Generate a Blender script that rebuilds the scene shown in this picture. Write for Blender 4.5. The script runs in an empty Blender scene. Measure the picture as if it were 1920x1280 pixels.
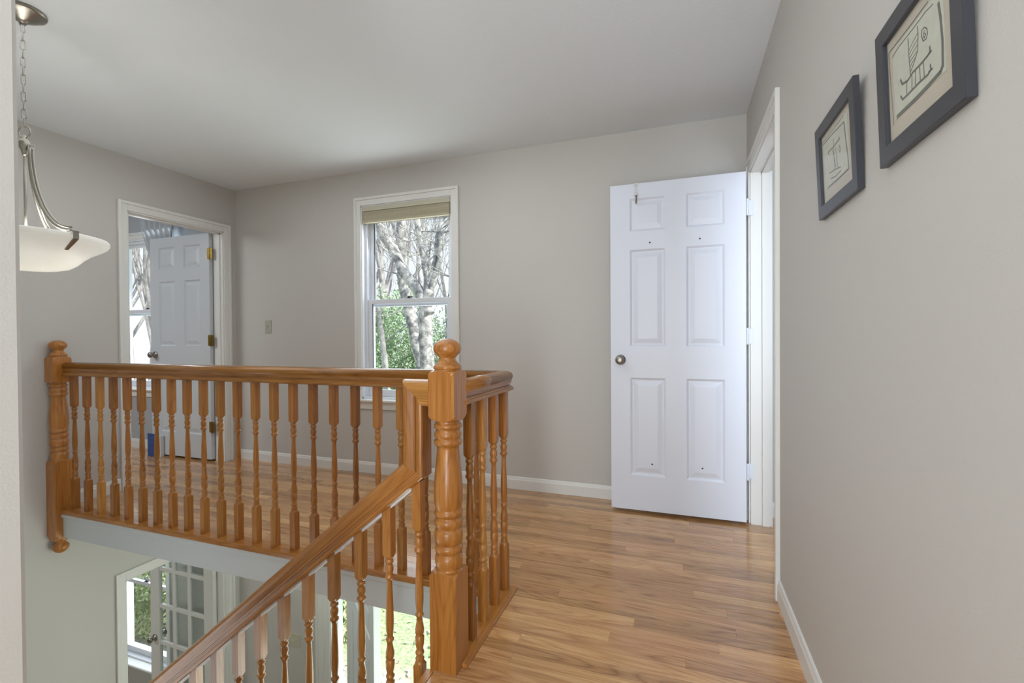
import bpy, math, random
from math import sin, cos, pi, radians, sqrt
from mathutils import Vector, Matrix
random.seed(7)
S = bpy.context.scene
COL = S.collection

# ---------------------------------------------------------------- camera
cam_d = bpy.data.cameras.new('camera'); cam = bpy.data.objects.new('camera', cam_d); COL.objects.link(cam)
yaw, pitch, roll = 0.34392, -0.00983, -0.00671
fw = Vector((-sin(yaw)*cos(pitch), cos(yaw)*cos(pitch), sin(pitch)))
r0 = Vector((cos(yaw), sin(yaw), 0)); u0 = r0.cross(fw)
rr = r0*cos(roll) + u0*sin(roll); uu = u0*cos(roll) - r0*sin(roll)
cam.matrix_world = Matrix(((rr.x, uu.x, -fw.x, 0), (rr.y, uu.y, -fw.y, 0), (rr.z, uu.z, -fw.z, 1.09942), (0, 0, 0, 1)))
cam_d.sensor_width = 36; cam_d.lens = 878.82*36/1920; cam_d.shift_y = -1.28/1920
cam_d.clip_start = 0.03; cam_d.clip_end = 300
S.camera = cam

# ---------------------------------------------------------------- world, sun, lights, exposure
S.view_settings.view_transform = 'Standard'; S.view_settings.look = 'None'
S.view_settings.exposure = 0.28; S.view_settings.gamma = 1.0
S.view_settings.use_curve_mapping = False
w = bpy.data.worlds.new('sky'); S.world = w; w.use_nodes = True
wn = w.node_tree.nodes; wl = w.node_tree.links
bg = wn['Background']
tc = wn.new('ShaderNodeTexCoord'); sx = wn.new('ShaderNodeSeparateXYZ'); cr = wn.new('ShaderNodeValToRGB')
wl.new(tc.outputs['Generated'], sx.inputs[0]); wl.new(sx.outputs['Z'], cr.inputs[0]); wl.new(cr.outputs[0], bg.inputs[0])
cr.color_ramp.elements[0].position = 0.0; cr.color_ramp.elements[0].color = (0.86, 0.90, 0.97, 1)
cr.color_ramp.elements[1].position = 0.9; cr.color_ramp.elements[1].color = (0.50, 0.66, 0.95, 1)
bg.inputs[1].default_value = 1.1

def light(kind, loc, energy, color=(1, 1, 1), size=1.0, size_y=None, aim=None, name='lamp_light'):
    d = bpy.data.lights.new(name, kind); d.energy = energy; d.color = color
    if kind == 'AREA':
        d.shape = 'RECTANGLE'; d.size = size; d.size_y = size_y or size
    elif kind == 'SUN': d.angle = size
    else: d.shadow_soft_size = size
    o = bpy.data.objects.new(name, d); COL.objects.link(o); o.location = loc
    if aim is not None:
        o.rotation_euler = (Vector(aim)-Vector(loc)).to_track_quat('-Z', 'Y').to_euler()
    return o
light('SUN', (0, 0, 30), 5.5, (1, 0.96, 0.88), radians(1.0), aim=(-30, 6, 0), name='sun')
# unseen fill panels added to brighten the hall, stairwell and foyer
light('AREA', (-0.15, -2.3, 1.4), 32, (0.90, 0.95, 1.0), 0.6, 1.8, aim=(-0.4, 3.0, 1.3), name='hall_fill')
light('AREA', (-0.15, -1.5, 0.35), 27, (0.88, 0.95, 1.0), 0.6, 1.2, aim=(-0.15, -0.9, 2.44), name='hall_fill_up')  # added fill aimed up to lift the ceiling
light('AREA', (-1.9, 1.7, 2.38), 13, (0.93, 0.97, 1.0), 2.6, 1.8, aim=(-1.9, 1.701, 0), name='hall_fill_down')  # added fill panel just below the ceiling
light('AREA', (0.0, -0.1, 2.38), 4, (0.93, 0.97, 1.0), 0.6, 2.0, aim=(0.0, -0.099, 0), name='hall_fill_down')  # second added panel, over the near end of the hall
light('AREA', (-2.6, 0.80, -0.75), 5, (0.92, 0.98, 1.0), 1.5, 0.75, aim=(-2.5, 0.75, 2.4), name='stairwell_fill_up')  # added upward fill over the stairs, out of view
light('AREA', (-2.1, 2.75, -0.20), 8, (0.95, 1.0, 0.92), 2.2, 0.6, aim=(-2.1, 2.751, -2.2), name='foyer_fill_down')  # added fill hidden under the landing, no fixture there
light('AREA', (-0.9, 2.45, -1.35), 17, (0.92, 1.0, 0.90), 0.8, 1.2, aim=(-3.8, 1.5, -1.0), name='foyer_fill_side')  # added greenish fill for the lower left wall
# daylight entering through each window
light('AREA', (-2.02, 3.36, 1.45), 9, (0.90, 0.95, 1.0), 0.75, 1.5, aim=(-2.0, 0.5, 0.6), name='window_daylight')
light('AREA', (-4.95, 3.36, 1.45), 14, (0.86, 0.93, 1.0), 0.8, 1.5, aim=(-4.9, 0.5, 0.4), name='window_daylight')
light('AREA', (-5.08, 3.36, -1.4), 12, (0.92, 0.97, 1.0), 0.7, 1.5, aim=(-5.0, 0.5, -2.2), name='window_daylight')
light('AREA', (-2.1, 3.5, -1.5), 16, (0.92, 1.0, 0.90), 0.9, 1.9, aim=(-2.1, 0.5, -2.2), name='window_daylight')
light('AREA', (-5.2, 1.0, 2.3), 34, (0.88, 0.94, 1.0), 1.4, 1.4, aim=(-5.0, 1.8, 0.6), name='bedroom_fill')  # added fill for the bedroom, no fixture modelled
light('AREA', (-5.2, 1.0, -0.3), 18, (1.0, 0.99, 0.96), 1.4, 1.4, aim=(-5.0, 1.8, -2.3), name='study_fill')  # added fill for the study, no fixture modelled
light('AREA', (0.95, 1.2, 1.4), 22, (0.78, 0.88, 1.0), 0.5, 1.7, aim=(0.45, 3.0, 1.2), name='side_room_daylight')

# ---------------------------------------------------------------- materials
def mat(name, col, rough=0.5, metal=0.0, spec=0.5, bump=0.0, bscale=200.0, var=0.0, vscale=3.0, trans=0.0, coat=0.0, emit=None, es=0):
    m = bpy.data.materials.new(name); m.use_nodes = True
    n = m.node_tree.nodes; l = m.node_tree.links; b = n['Principled BSDF']
    b.inputs['Base Color'].default_value = (*col, 1); b.inputs['Roughness'].default_value = rough
    b.inputs['Metallic'].default_value = metal; b.inputs['Specular IOR Level'].default_value = spec
    b.inputs['Transmission Weight'].default_value = trans; b.inputs['Coat Weight'].default_value = coat
    if emit: b.inputs['Emission Color'].default_value = (*emit, 1); b.inputs['Emission Strength'].default_value = es
    t = n.new('ShaderNodeTexCoord')
    if var:
        ns = n.new('ShaderNodeTexNoise'); ns.inputs['Scale'].default_value = vscale; ns.inputs['Detail'].default_value = 4
        l.new(t.outputs['Object'], ns.inputs['Vector'])
        r = n.new('ShaderNodeValToRGB'); l.new(ns.outputs[0], r.inputs[0])
        r.color_ramp.elements[0].position = 0.3; r.color_ramp.elements[1].position = 0.7
        r.color_ramp.elements[0].color = (*[c*(1-var) for c in col], 1); r.color_ramp.elements[1].color = (*[min(1, c*(1+var)) for c in col], 1)
        l.new(r.outputs[0], b.inputs['Base Color'])
    if bump:
        nb = n.new('ShaderNodeTexNoise'); nb.inputs['Scale'].default_value = bscale; nb.inputs['Detail'].default_value = 3
        l.new(t.outputs['Object'], nb.inputs['Vector'])
        bp_ = n.new('ShaderNodeBump'); bp_.inputs['Strength'].default_value = bump; bp_.inputs['Distance'].default_value = 0.002
        l.new(nb.outputs[0], bp_.inputs['Height']); l.new(bp_.outputs[0], b.inputs['Normal'])
    return m

def oak(name, axis, dark, mid, light_, rough=0.32, hue=0.10, coat=0.25, gscale=1.0, fade=1.0, fine=0.34):
    """grain runs along local axis (0 x, 1 y, 2 z); every object gets its own offset and tone"""
    m = bpy.data.materials.new(name); m.use_nodes = True
    n = m.node_tree.nodes; l = m.node_tree.links; b = n['Principled BSDF']
    t = n.new('ShaderNodeTexCoord'); oi = n.new('ShaderNodeObjectInfo')
    mul = n.new('ShaderNodeVectorMath'); mul.operation = 'SCALE'; mul.inputs[0].default_value = (37.0, 23.0, 51.0); l.new(oi.outputs['Random'], mul.inputs['Scale'])
    add = n.new('ShaderNodeVectorMath'); l.new(t.outputs['Object'], add.inputs[0]); l.new(mul.outputs[0], add.inputs[1])
    mp = n.new('ShaderNodeMapping'); l.new(add.outputs[0], mp.inputs[0])
    sc = [38.0*gscale]*3; sc[axis] = 2.2*gscale; mp.inputs['Scale'].default_value = sc
    n1 = n.new('ShaderNodeTexNoise'); n1.inputs['Scale'].default_value = 1.0; n1.inputs['Detail'].default_value = 6; n1.inputs['Distortion'].default_value = 0.6
    l.new(mp.outputs[0], n1.inputs['Vector'])
    mp2 = n.new('ShaderNodeMapping'); l.new(add.outputs[0], mp2.inputs[0])
    sc2 = [190.0*gscale]*3; sc2[axis] = 6.0*gscale; mp2.inputs['Scale'].default_value = sc2
    n2 = n.new('ShaderNodeTexNoise'); n2.inputs['Scale'].default_value = 1.0; n2.inputs['Detail'].default_value = 3
    l.new(mp2.outputs[0], n2.inputs['Vector'])
    # cathedral figure
    mp3 = n.new('ShaderNodeMapping'); l.new(add.outputs[0], mp3.inputs[0])
    sc3 = [9.0*gscale]*3; sc3[axis] = 0.9*gscale; mp3.inputs['Scale'].default_value = sc3
    n3 = n.new('ShaderNodeTexNoise'); n3.inputs['Scale'].default_value = 1.0; n3.inputs['Detail'].default_value = 1
    l.new(mp3.outputs[0], n3.inputs['Vector'])
    wv = n.new('ShaderNodeMath'); wv.operation = 'MULTIPLY'; wv.inputs[1].default_value = 42.0; l.new(n3.outputs[0], wv.inputs[0])
    fr = n.new('ShaderNodeMath'); fr.operation = 'PINGPONG'; fr.inputs[1].default_value = 1.0; l.new(wv.outputs[0], fr.inputs[0])
    pw = n.new('ShaderNodeMath'); pw.operation = 'POWER'; pw.inputs[1].default_value = 2.5; l.new(fr.outputs[0], pw.inputs[0])
    def madd(a, k, c):
        q = n.new('ShaderNodeMath'); q.operation = 'MULTIPLY_ADD'; l.new(a, q.inputs[0]); q.inputs[1].default_value = k
        if isinstance(c, float): q.inputs[2].default_value = c
        else: l.new(c, q.inputs[2])
        return q.outputs[0]
    f = madd(n1.outputs[0], 0.62, 0.10)
    f = madd(n2.outputs[0], fine, f)
    f = madd(oi.outputs['Random'], 0.0, f) if fine == 0.34 else madd(f, 1.0, -(fine-0.34)/2)
    f = madd(pw.outputs[0], -0.13*fade, f)
    f = madd(oi.outputs['Random'], 0.22, f); 
    r = n.new('ShaderNodeValToRGB'); l.new(f, r.inputs[0])
    e = r.color_ramp.elements; e[0].position = 0.28; e[0].color = (*dark, 1); e[1].position = 0.92; e[1].color = (*light_, 1)
    x = e.new(0.60); x.color = (*mid, 1)
    # per-object tone
    rn = n.new('ShaderNodeTexWhiteNoise'); rn.noise_dimensions = '1D'; l.new(oi.outputs['Random'], rn.inputs['W'])
    hs = n.new('ShaderNodeHueSaturation'); l.new(r.outputs[0], hs.inputs['Color'])
    l.new(madd(rn.outputs['Value'], 0.008, 0.496), hs.inputs['Hue'])
    l.new(madd(oi.outputs['Random'], hue*2, 1.0-hue), hs.inputs['Value'])
    l.new(hs.outputs[0], b.inputs['Base Color'])
    b.inputs['Roughness'].default_value = rough; b.inputs['Coat Weight'].default_value = coat; b.inputs['Coat Roughness'].default_value = 0.15
    bp_ = n.new('ShaderNodeBump'); bp_.inputs['Strength'].default_value = 0.12; bp_.inputs['Distance'].default_value = 0.001
    l.new(n2.outputs[0], bp_.inputs['Height']); l.new(bp_.outputs[0], b.inputs['Normal'])
    return m

M = {}
OD, OM, OL = (0.165, 0.050, 0.006), (0.37, 0.138, 0.022), (0.52, 0.235, 0.056)
M['oak_z'] = oak('oak_vertical', 2, OD, OM, OL, fine=0.48)
M['oak_x'] = oak('oak_along_x', 0, (0.18, 0.060, 0.008), (0.37, 0.148, 0.028), (0.50, 0.235, 0.062), rough=0.25, hue=0.03, gscale=0.8, fine=0.48)
M['plank'] = oak('oak_plank', 0, (0.23, 0.098, 0.030), (0.50, 0.255, 0.098), (0.69, 0.415, 0.185), rough=0.17, hue=0.11, coat=0.5, gscale=1.0, fade=1.5, fine=0.55)
M['wall'] = mat('beige_wall_paint', (0.59, 0.573, 0.542), 0.62, bump=0.15, bscale=260)
M['wall_blue'] = mat('blue_grey_wall_paint', (0.42, 0.45, 0.47), 0.6, bump=0.15, bscale=260)
M['wall_study'] = mat('pale_grey_wall_paint', (0.55, 0.56, 0.52), 0.6, bump=0.15, bscale=260)
M['ceiling'] = mat('ceiling_paint', (0.79, 0.83, 0.86), 0.8, bump=0.35, bscale=90)
M['trim'] = mat('white_trim_paint', (0.80, 0.80, 0.77), 0.35, bump=0.05, bscale=60)
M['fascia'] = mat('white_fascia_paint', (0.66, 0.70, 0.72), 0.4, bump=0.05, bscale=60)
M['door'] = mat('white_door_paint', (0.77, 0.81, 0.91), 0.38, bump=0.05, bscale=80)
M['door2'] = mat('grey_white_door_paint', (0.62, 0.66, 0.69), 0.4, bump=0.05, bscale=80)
M['vinyl'] = mat('white_window_vinyl', (0.80, 0.83, 0.88), 0.35)
M['nickel'] = mat('brushed_nickel', (0.34, 0.32, 0.28), 0.33, metal=1.0, bump=0.05, bscale=400)
M['brass'] = mat('aged_brass', (0.30, 0.20, 0.05), 0.32, metal=1.0, var=0.3, vscale=60)
M['black'] = mat('dark_metal', (0.03, 0.03, 0.035), 0.4)
M['gasket'] = mat('dark_gap', (0.06, 0.07, 0.10), 0.6)
M['shade'] = mat('beige_cellular_fabric', (0.50, 0.46, 0.34), 0.85, bump=0.3, bscale=600)
M['shade_rail'] = mat('beige_shade_rail', (0.56, 0.54, 0.42), 0.5)
M['plate'] = mat('almond_switch_plastic', (0.44, 0.44, 0.36), 0.4)
M['frame_black'] = mat('black_picture_frame', (0.035, 0.036, 0.045), 0.32, bump=0.05, bscale=200)
M['mat'] = mat('cream_mat_board', (0.60, 0.55, 0.45), 0.7, bump=0.1, bscale=500)
M['print'] = mat('pale_print_paper', (0.62, 0.64, 0.54), 0.7, var=0.05, vscale=60)
M['ink'] = mat('grey_ink', (0.16, 0.165, 0.145), 0.8)
M['blue'] = mat('blue_box_card', (0.035, 0.085, 0.28), 0.5, var=0.15, vscale=14)
M['white_card'] = mat('white_box_card', (0.70, 0.71, 0.72), 0.5)
M['curtain'] = mat('sheer_grey_curtain', (0.55, 0.58, 0.61), 0.9)
M['fillet'] = mat('fillet_painted_glare', (0.78, 0.77, 0.78), 0.3)  # glare under the stair rail put into this pale colour
M['subfloor'] = mat('dark_subfloor', (0.10, 0.05, 0.025), 0.8)
M['lower_floor'] = mat('tan_foyer_tile', (0.42, 0.34, 0.25), 0.4, var=0.1, vscale=2)
M['roof'] = mat('house_siding', (0.5, 0.5, 0.48), 0.7)
M['screw'] = mat('dark_screw_hole', (0.04, 0.03, 0.03), 0.6)

def glass_mat(name, gloss=0.05, tint=(1, 1, 1)):
    m = bpy.data.materials.new(name); m.use_nodes = True
    n = m.node_tree.nodes; l = m.node_tree.links; n.remove(n['Principled BSDF'])
    tr = n.new('ShaderNodeBsdfTransparent'); tr.inputs[0].default_value = (*tint, 1)
    gl = n.new('ShaderNodeBsdfGlossy'); gl.inputs['Roughness'].default_value = 0.02
    fz = n.new('ShaderNodeFresnel'); fz.inputs['IOR'].default_value = 1.35
    ge = n.new('ShaderNodeNewGeometry'); iv = n.new('ShaderNodeMath'); iv.operation = 'SUBTRACT'; iv.inputs[0].default_value = 1.0; l.new(ge.outputs['Backfacing'], iv.inputs[1])
    mu = n.new('ShaderNodeMath'); mu.operation = 'MULTIPLY'; l.new(fz.outputs[0], mu.inputs[0]); l.new(iv.outputs[0], mu.inputs[1])
    mx = n.new('ShaderNodeMixShader'); l.new(mu.outputs[0], mx.inputs[0]); l.new(tr.outputs[0], mx.inputs[1]); l.new(gl.outputs[0], mx.inputs[2])
    l.new(mx.outputs[0], n['Material Output'].inputs[0])
    return m
M['glass'] = glass_mat('window_glass', tint=(0.96, 0.98, 0.98))
M['picglass'] = glass_mat('picture_glass')

def bowl_mat():
    m = bpy.data.materials.new('frosted_white_glass'); m.use_nodes = True
    n = m.node_tree.nodes; l = m.node_tree.links; b = n['Principled BSDF']
    b.inputs['Base Color'].default_value = (0.80, 0.80, 0.78, 1); b.inputs['Roughness'].default_value = 0.35
    tl = n.new('ShaderNodeBsdfTranslucent'); tl.inputs[0].default_value = (0.95, 0.94, 0.90, 1)
    mx = n.new('ShaderNodeMixShader'); mx.inputs[0].default_value = 0.35
    l.new(b.outputs[0], mx.inputs[1]); l.new(tl.outputs[0], mx.inputs[2]); l.new(mx.outputs[0], n['Material Output'].inputs[0])
    return m
M['bowl'] = bowl_mat()
M['bulb'] = mat('lit_bulb', (1, 0.95, 0.85), 0.5, emit=(1, 0.96, 0.90), es=6)

def bark(name, a, b_, scale=7):
    m = bpy.data.materials.new(name); m.use_nodes = True
    n = m.node_tree.nodes; l = m.node_tree.links; p = n['Principled BSDF']
    t = n.new('ShaderNodeTexCoord'); ns = n.new('ShaderNodeTexNoise'); ns.inputs['Scale'].default_value = scale; ns.inputs['Detail'].default_value = 8; ns.inputs['Roughness'].default_value = 0.72
    l.new(t.outputs['Object'], ns.inputs['Vector'])
    r = n.new('ShaderNodeValToRGB'); l.new(ns.outputs[0], r.inputs[0])
    r.color_ramp.elements[0].position = 0.42; r.color_ramp.elements[0].color = (*a, 1)
    r.color_ramp.elements[1].position = 0.58; r.color_ramp.elements[1].color = (*b_, 1)
    l.new(r.outputs[0], p.inputs['Base Color']); p.inputs['Roughness'].default_value = 0.9
    bu = n.new('ShaderNodeBump'); bu.inputs['Strength'].default_value = 0.6; bu.inputs['Distance'].default_value = 0.02
    l.new(ns.outputs[0], bu.inputs['Height']); l.new(bu.outputs[0], p.inputs['Normal'])
    return m
M['bark'] = bark('lichened_bark', (0.17, 0.16, 0.17), (0.58, 0.56, 0.52), 6)
M['bark_far'] = bark('pale_far_bark', (0.30, 0.28, 0.28), (0.50, 0.48, 0.46), 3)
def leafmat(name, a, b_):
    m = bpy.data.materials.new(name); m.use_nodes = True
    n = m.node_tree.nodes; l = m.node_tree.links; p = n['Principled BSDF']
    t = n.new('ShaderNodeTexCoord'); ns = n.new('ShaderNodeTexNoise'); ns.inputs['Scale'].default_value = 2.2; ns.inputs['Detail'].default_value = 8; ns.inputs['Roughness'].default_value = 0.8
    l.new(t.outputs['Object'], ns.inputs['Vector'])
    r = n.new('ShaderNodeValToRGB'); l.new(ns.outputs[0], r.inputs[0])
    r.color_ramp.elements[0].position = 0.38; r.color_ramp.elements[0].color = (*a, 1)
    r.color_ramp.elements[1].position = 0.62; r.color_ramp.elements[1].color = (*b_, 1)
    l.new(r.outputs[0], p.inputs['Base Color']); p.inputs['Roughness'].default_value = 0.6
    return m
M['leaf'] = leafmat('evergreen_leaves', (0.22, 0.36, 0.20), (0.56, 0.68, 0.44))
M['leaf_y'] = leafmat('sunlit_bush_leaves', (0.34, 0.44, 0.20), (0.80, 0.84, 0.50))
M['litter'] = leafmat('fallen_leaves', (0.40, 0.34, 0.27), (0.80, 0.74, 0.66))
def ground_mat():
    m = bpy.data.materials.new('lawn_and_leaf_litter'); m.use_nodes = True
    n = m.node_tree.nodes; l = m.node_tree.links; p = n['Principled BSDF']
    t = n.new('ShaderNodeTexCoord')
    n1 = n.new('ShaderNodeTexNoise'); n1.inputs['Scale'].default_value = 0.45; n1.inputs['Detail'].default_value = 3; l.new(t.outputs['Object'], n1.inputs['Vector'])
    n2 = n.new('ShaderNodeTexNoise'); n2.inputs['Scale'].default_value = 22; n2.inputs['Detail'].default_value = 8; n2.inputs['Roughness'].default_value = 0.8; l.new(t.outputs['Object'], n2.inputs['Vector'])
    r1 = n.new('ShaderNodeValToRGB'); l.new(n1.outputs[0], r1.inputs[0]); r1.color_ramp.elements[0].position = 0.47; r1.color_ramp.elements[1].position = 0.53
    rg = n.new('ShaderNodeValToRGB'); l.new(n2.outputs[0], rg.inputs[0]); rg.color_ramp.elements[0].position = 0.4; rg.color_ramp.elements[0].color = (0.24, 0.34, 0.17, 1); rg.color_ramp.elements[1].position = 0.6; rg.color_ramp.elements[1].color = (0.58, 0.66, 0.40, 1)
    rl = n.new('ShaderNodeValToRGB'); l.new(n2.outputs[0], rl.inputs[0]); rl.color_ramp.elements[0].position = 0.4; rl.color_ramp.elements[0].color = (0.34, 0.30, 0.25, 1); rl.color_ramp.elements[1].position = 0.58; rl.color_ramp.elements[1].color = (0.74, 0.70, 0.62, 1)
    sp = n.new('ShaderNodeSeparateXYZ'); l.new(t.outputs['Object'], sp.inputs[0])
    ad = n.new('ShaderNodeMath'); ad.operation = 'MULTIPLY_ADD'; ad.inputs[1].default_value = 1.6; l.new(n2.outputs[0], ad.inputs[0]); l.new(sp.outputs['Y'], ad.inputs[2])
    ae = n.new('ShaderNodeMath'); ae.operation = 'MULTIPLY_ADD'; ae.inputs[1].default_value = 2.4; l.new(n1.outputs[0], ae.inputs[0]); l.new(ad.outputs[0], ae.inputs[2])
    mr = n.new('ShaderNodeMapRange'); mr.inputs['From Min'].default_value = 7.1; mr.inputs['From Max'].default_value = 7.4; mr.inputs['To Min'].default_value = 1; mr.inputs['To Max'].default_value = 0
    l.new(ae.outputs[0], mr.inputs['Value'])
    mx = n.new('ShaderNodeMix'); mx.data_type = 'RGBA'; m2 = n.new('ShaderNodeMapRange'); m2.inputs['From Min'].default_value = 11.5; m2.inputs['From Max'].default_value = 12.5; l.new(ae.outputs[0], m2.inputs['Value'])
    mm = n.new('ShaderNodeMath'); mm.operation = 'MAXIMUM'; l.new(mr.outputs[0], mm.inputs[0]); l.new(m2.outputs[0], mm.inputs[1]); l.new(mm.outputs[0], mx.inputs[0]); l.new(rg.outputs[0], mx.inputs[6]); l.new(rl.outputs[0], mx.inputs[7])
    l.new(mx.outputs[2], p.inputs['Base Color']); p.inputs['Roughness'].default_value = 0.95
    return m
M['ground'] = ground_mat()

# ---------------------------------------------------------------- mesh helpers
class MB:
    def __init__(s): s.v = []; s.f = []; s.sm = []
    def box(s, x0, x1, y0, y1, z0, z1, c=0.0):
        if c <= 0:
            b = len(s.v)
            s.v += [(x, y, z) for z in (z0, z1) for y in (y0, y1) for x in (x0, x1)]
            for q in ((0, 2, 3, 1), (4, 5, 7, 6), (0, 1, 5, 4), (2, 6, 7, 3), (0, 4, 6, 2), (1, 3, 7, 5)):
                s.f.append(tuple(b+i for i in q)); s.sm.append(False)
        else:
            # chamfered box: 24 verts
            import itertools
            idx = {}
            for sxn, syn, szn in itertools.product((0, 1), repeat=3):
                X = (x0, x1)[sxn]; Y = (y0, y1)[syn]; Z = (z0, z1)[szn]
                ix = X+c*(1-2*sxn); iy = Y+c*(1-2*syn); iz = Z+c*(1-2*szn)
                for ax, p in enumerate(((X, iy, iz), (ix, Y, iz), (ix, iy, Z))):
                    idx[(sxn, syn, szn, ax)] = len(s.v); s.v.append(p)
            def F(l): s.f.append(tuple(l)); s.sm.append(False)
            I = lambda a, b, c_, k: idx[(a, b, c_, k)]
            F([I(0, 0, 0, 0), I(0, 0, 1, 0), I(0, 1, 1, 0), I(0, 1, 0, 0)]); F([I(1, 0, 0, 0), I(1, 1, 0, 0), I(1, 1, 1, 0), I(1, 0, 1, 0)])
            F([I(0, 0, 0, 1), I(1, 0, 0, 1), I(1, 0, 1, 1), I(0, 0, 1, 1)]); F([I(0, 1, 0, 1), I(0, 1, 1, 1), I(1, 1, 1, 1), I(1, 1, 0, 1)])
            F([I(0, 0, 0, 2), I(0, 1, 0, 2), I(1, 1, 0, 2), I(1, 0, 0, 2)]); F([I(0, 0, 1, 2), I(1, 0, 1, 2), I(1, 1, 1, 2), I(0, 1, 1, 2)])
            for a in (0, 1):
                for b_ in (0, 1):
                    F([I(a, b_, 0, 0), I(a, b_, 0, 1), I(a, b_, 1, 1), I(a, b_, 1, 0)][::(1 if a == b_ else -1)])
                    F([I(a, 0, b_, 0), I(a, 1, b_, 0), I(a, 1, b_, 2), I(a, 0, b_, 2)][::(1 if a == b_ else -1)])
                    F([I(0, a, b_, 1), I(0, a, b_, 2), I(1, a, b_, 2), I(1, a, b_, 1)][::(1 if a == b_ else -1)])
            for a in (0, 1):
                for b_ in (0, 1):
                    for d in (0, 1):
                        F([I(a, b_, d, 0), I(a, b_, d, 1), I(a, b_, d, 2)])
        return s
    def rings(s, rings, smooth=True, cap=True, closed=True):
        n = len(rings[0]); b = len(s.v)
        for r in rings: s.v += [tuple(p) for p in r]
        for i in range(len(rings)-1):
            for j in range(n if closed else n-1):
                k = (j+1) % n
                s.f.append((b+i*n+j, b+i*n+k, b+(i+1)*n+k, b+(i+1)*n+j)); s.sm.append(smooth)
        if cap:
            s.f.append(tuple(b+j for j in range(n))[::-1]); s.sm.append(False)
            s.f.append(tuple(b+(len(rings)-1)*n+j for j in range(n))); s.sm.append(False)
        return s
    def lathe(s, prof, cx=0, cy=0, n=24, cap=True):
        return s.rings([[(cx+r*cos(2*pi*j/n), cy+r*sin(2*pi*j/n), z) for j in range(n)] for r, z in prof], cap=cap)
    def tube(s, pts, rad, n=8, cap=True):
        pts = [Vector(p) for p in pts]
        if not hasattr(rad, '__len__'): rad = [rad]*len(pts)
        rs = []; up = None
        for i, p in enumerate(pts):
            d = (pts[min(i+1, len(pts)-1)]-pts[max(i-1, 0)]).normalized()
            if up is None:
                up = Vector((0, 0, 1)) if abs(d.z) < 0.9 else Vector((1, 0, 0))
            a = d.cross(up)
            if a.length < 1e-4: a = d.cross(Vector((0, 1, 0)))
            a.normalize(); b = a.cross(d).normalized(); up = b
            rs.append([p+(a*cos(2*pi*j/n)+b*sin(2*pi*j/n))*rad[i] for j in range(n)])
        return s.rings(rs, cap=cap)
    def loop(s, pts, rad, n=6):
        pts = [Vector(p) for p in pts]; m = len(pts); rs = []
        nrm = (pts[1]-pts[0]).cross(pts[m//2]-pts[0]).normalized()
        b0 = len(s.v)
        for i in range(m):
            d = (pts[(i+1) % m]-pts[i-1]).normalized(); a = nrm; c = a.cross(d).normalized()
            s.v += [tuple(pts[i]+(a*cos(2*pi*j/n)+c*sin(2*pi*j/n))*rad) for j in range(n)]
        for i in range(m):
            for j in range(n):
                k = (j+1) % n; i2 = (i+1) % m
                s.f.append((b0+i*n+j, b0+i*n+k, b0+i2*n+k, b0+i2*n+j)); s.sm.append(True)
        return s
    def prism(s, poly, ax, a0, a1):
        """poly of 2D points; ax extrusion axis; other axes in order"""
        def P(p, t):
            q = list(p); q.insert(ax, t); return tuple(q)
        return s.rings([[P(p, a0) for p in poly], [P(p, a1) for p in poly]], smooth=False)
    def xf(s, mtx, start=0):
        s.v[start:] = [tuple(mtx @ Vector(p)) for p in s.v[start:]]; return s
    def mesh(s, name, m):
        me = bpy.data.meshes.new(name); me.from_pydata(s.v, [], s.f); me.update()
        me.polygons.foreach_set('use_smooth', s.sm)
        if m: me.materials.append(m)
        return me
    def build(s, name, m, parent=None, loc=None, rot=None, fix=True):
        me = s.mesh(name, m)
        if fix:
            import bmesh
            bm = bmesh.new(); bm.from_mesh(me); bmesh.ops.recalc_face_normals(bm, faces=bm.faces[:]); bm.to_mesh(me); bm.free()
        return link(name, me, parent, loc, rot)
def link(name, me, parent=None, loc=None, rot=None):
    o = bpy.data.objects.new(name, me); COL.objects.link(o)
    if loc: o.location = loc
    if rot: o.rotation_euler = rot
    if parent: o.parent = parent
    return o
def empty(name, label, cat, loc=(0, 0, 0), rot=None, group=None):
    o = link(name, None, None, loc, rot); o.empty_display_size = 0.05; return tag(o, label, cat, group)
def tag(o, label, cat, group=None, kind=None):
    o['label'] = label; o['category'] = cat
    if group: o['group'] = group
    if kind: o['kind'] = kind
    return o
def struct(name, mb, m, label, cat, **k):
    return tag(mb.build(name, m, **k) if isinstance(mb, MB) else mb, label, cat, kind='structure')
def copy_to(src, parent, loc, name=None):
    c = src.copy(); COL.objects.link(c); c.parent = parent; c.location = loc
    for ch in list(src.children): copy_to(ch, c, ch.location.copy())
    return c

XL, XR, YF = -3.811, 0.386, 3.180      # left wall, right wall, far wall faces
H, ZL, SL = 2.44, -2.70, -0.166        # ceiling, lower floor, underside of the upper floor
WT = 0.11
# ---------------------------------------------------------------- walls
def wall_cells(mb, ax, p0, p1, a0, a1, z0, z1, holes=()):
    """slab between p0..p1 on axis ax, spanning a0..a1 and z0..z1, with rectangular holes"""
    As = sorted({a0, a1, *[h[0] for h in holes], *[h[1] for h in holes]}); Zs = sorted({z0, z1, *[h[2] for h in holes], *[h[3] for h in holes]})
    As = [a for a in As if a0 <= a <= a1]; Zs = [z for z in Zs if z0 <= z <= z1]
    for i in range(len(As)-1):
        run = None
        for j in range(len(Zs)-1):
            ca, cz = (As[i]+As[i+1])/2, (Zs[j]+Zs[j+1])/2
            solid = not any(h[0] < ca < h[1] and h[2] < cz < h[3] for h in holes)
            if solid:
                if run is None: run = [Zs[j], Zs[j+1]]
                else: run[1] = Zs[j+1]
            if (not solid or j == len(Zs)-2) and run:
                if ax == 0: mb.box(p0, p1, As[i], As[i+1], *run)
                else: mb.box(As[i], As[i+1], p0, p1, *run)
                run = None
    return mb
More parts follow.
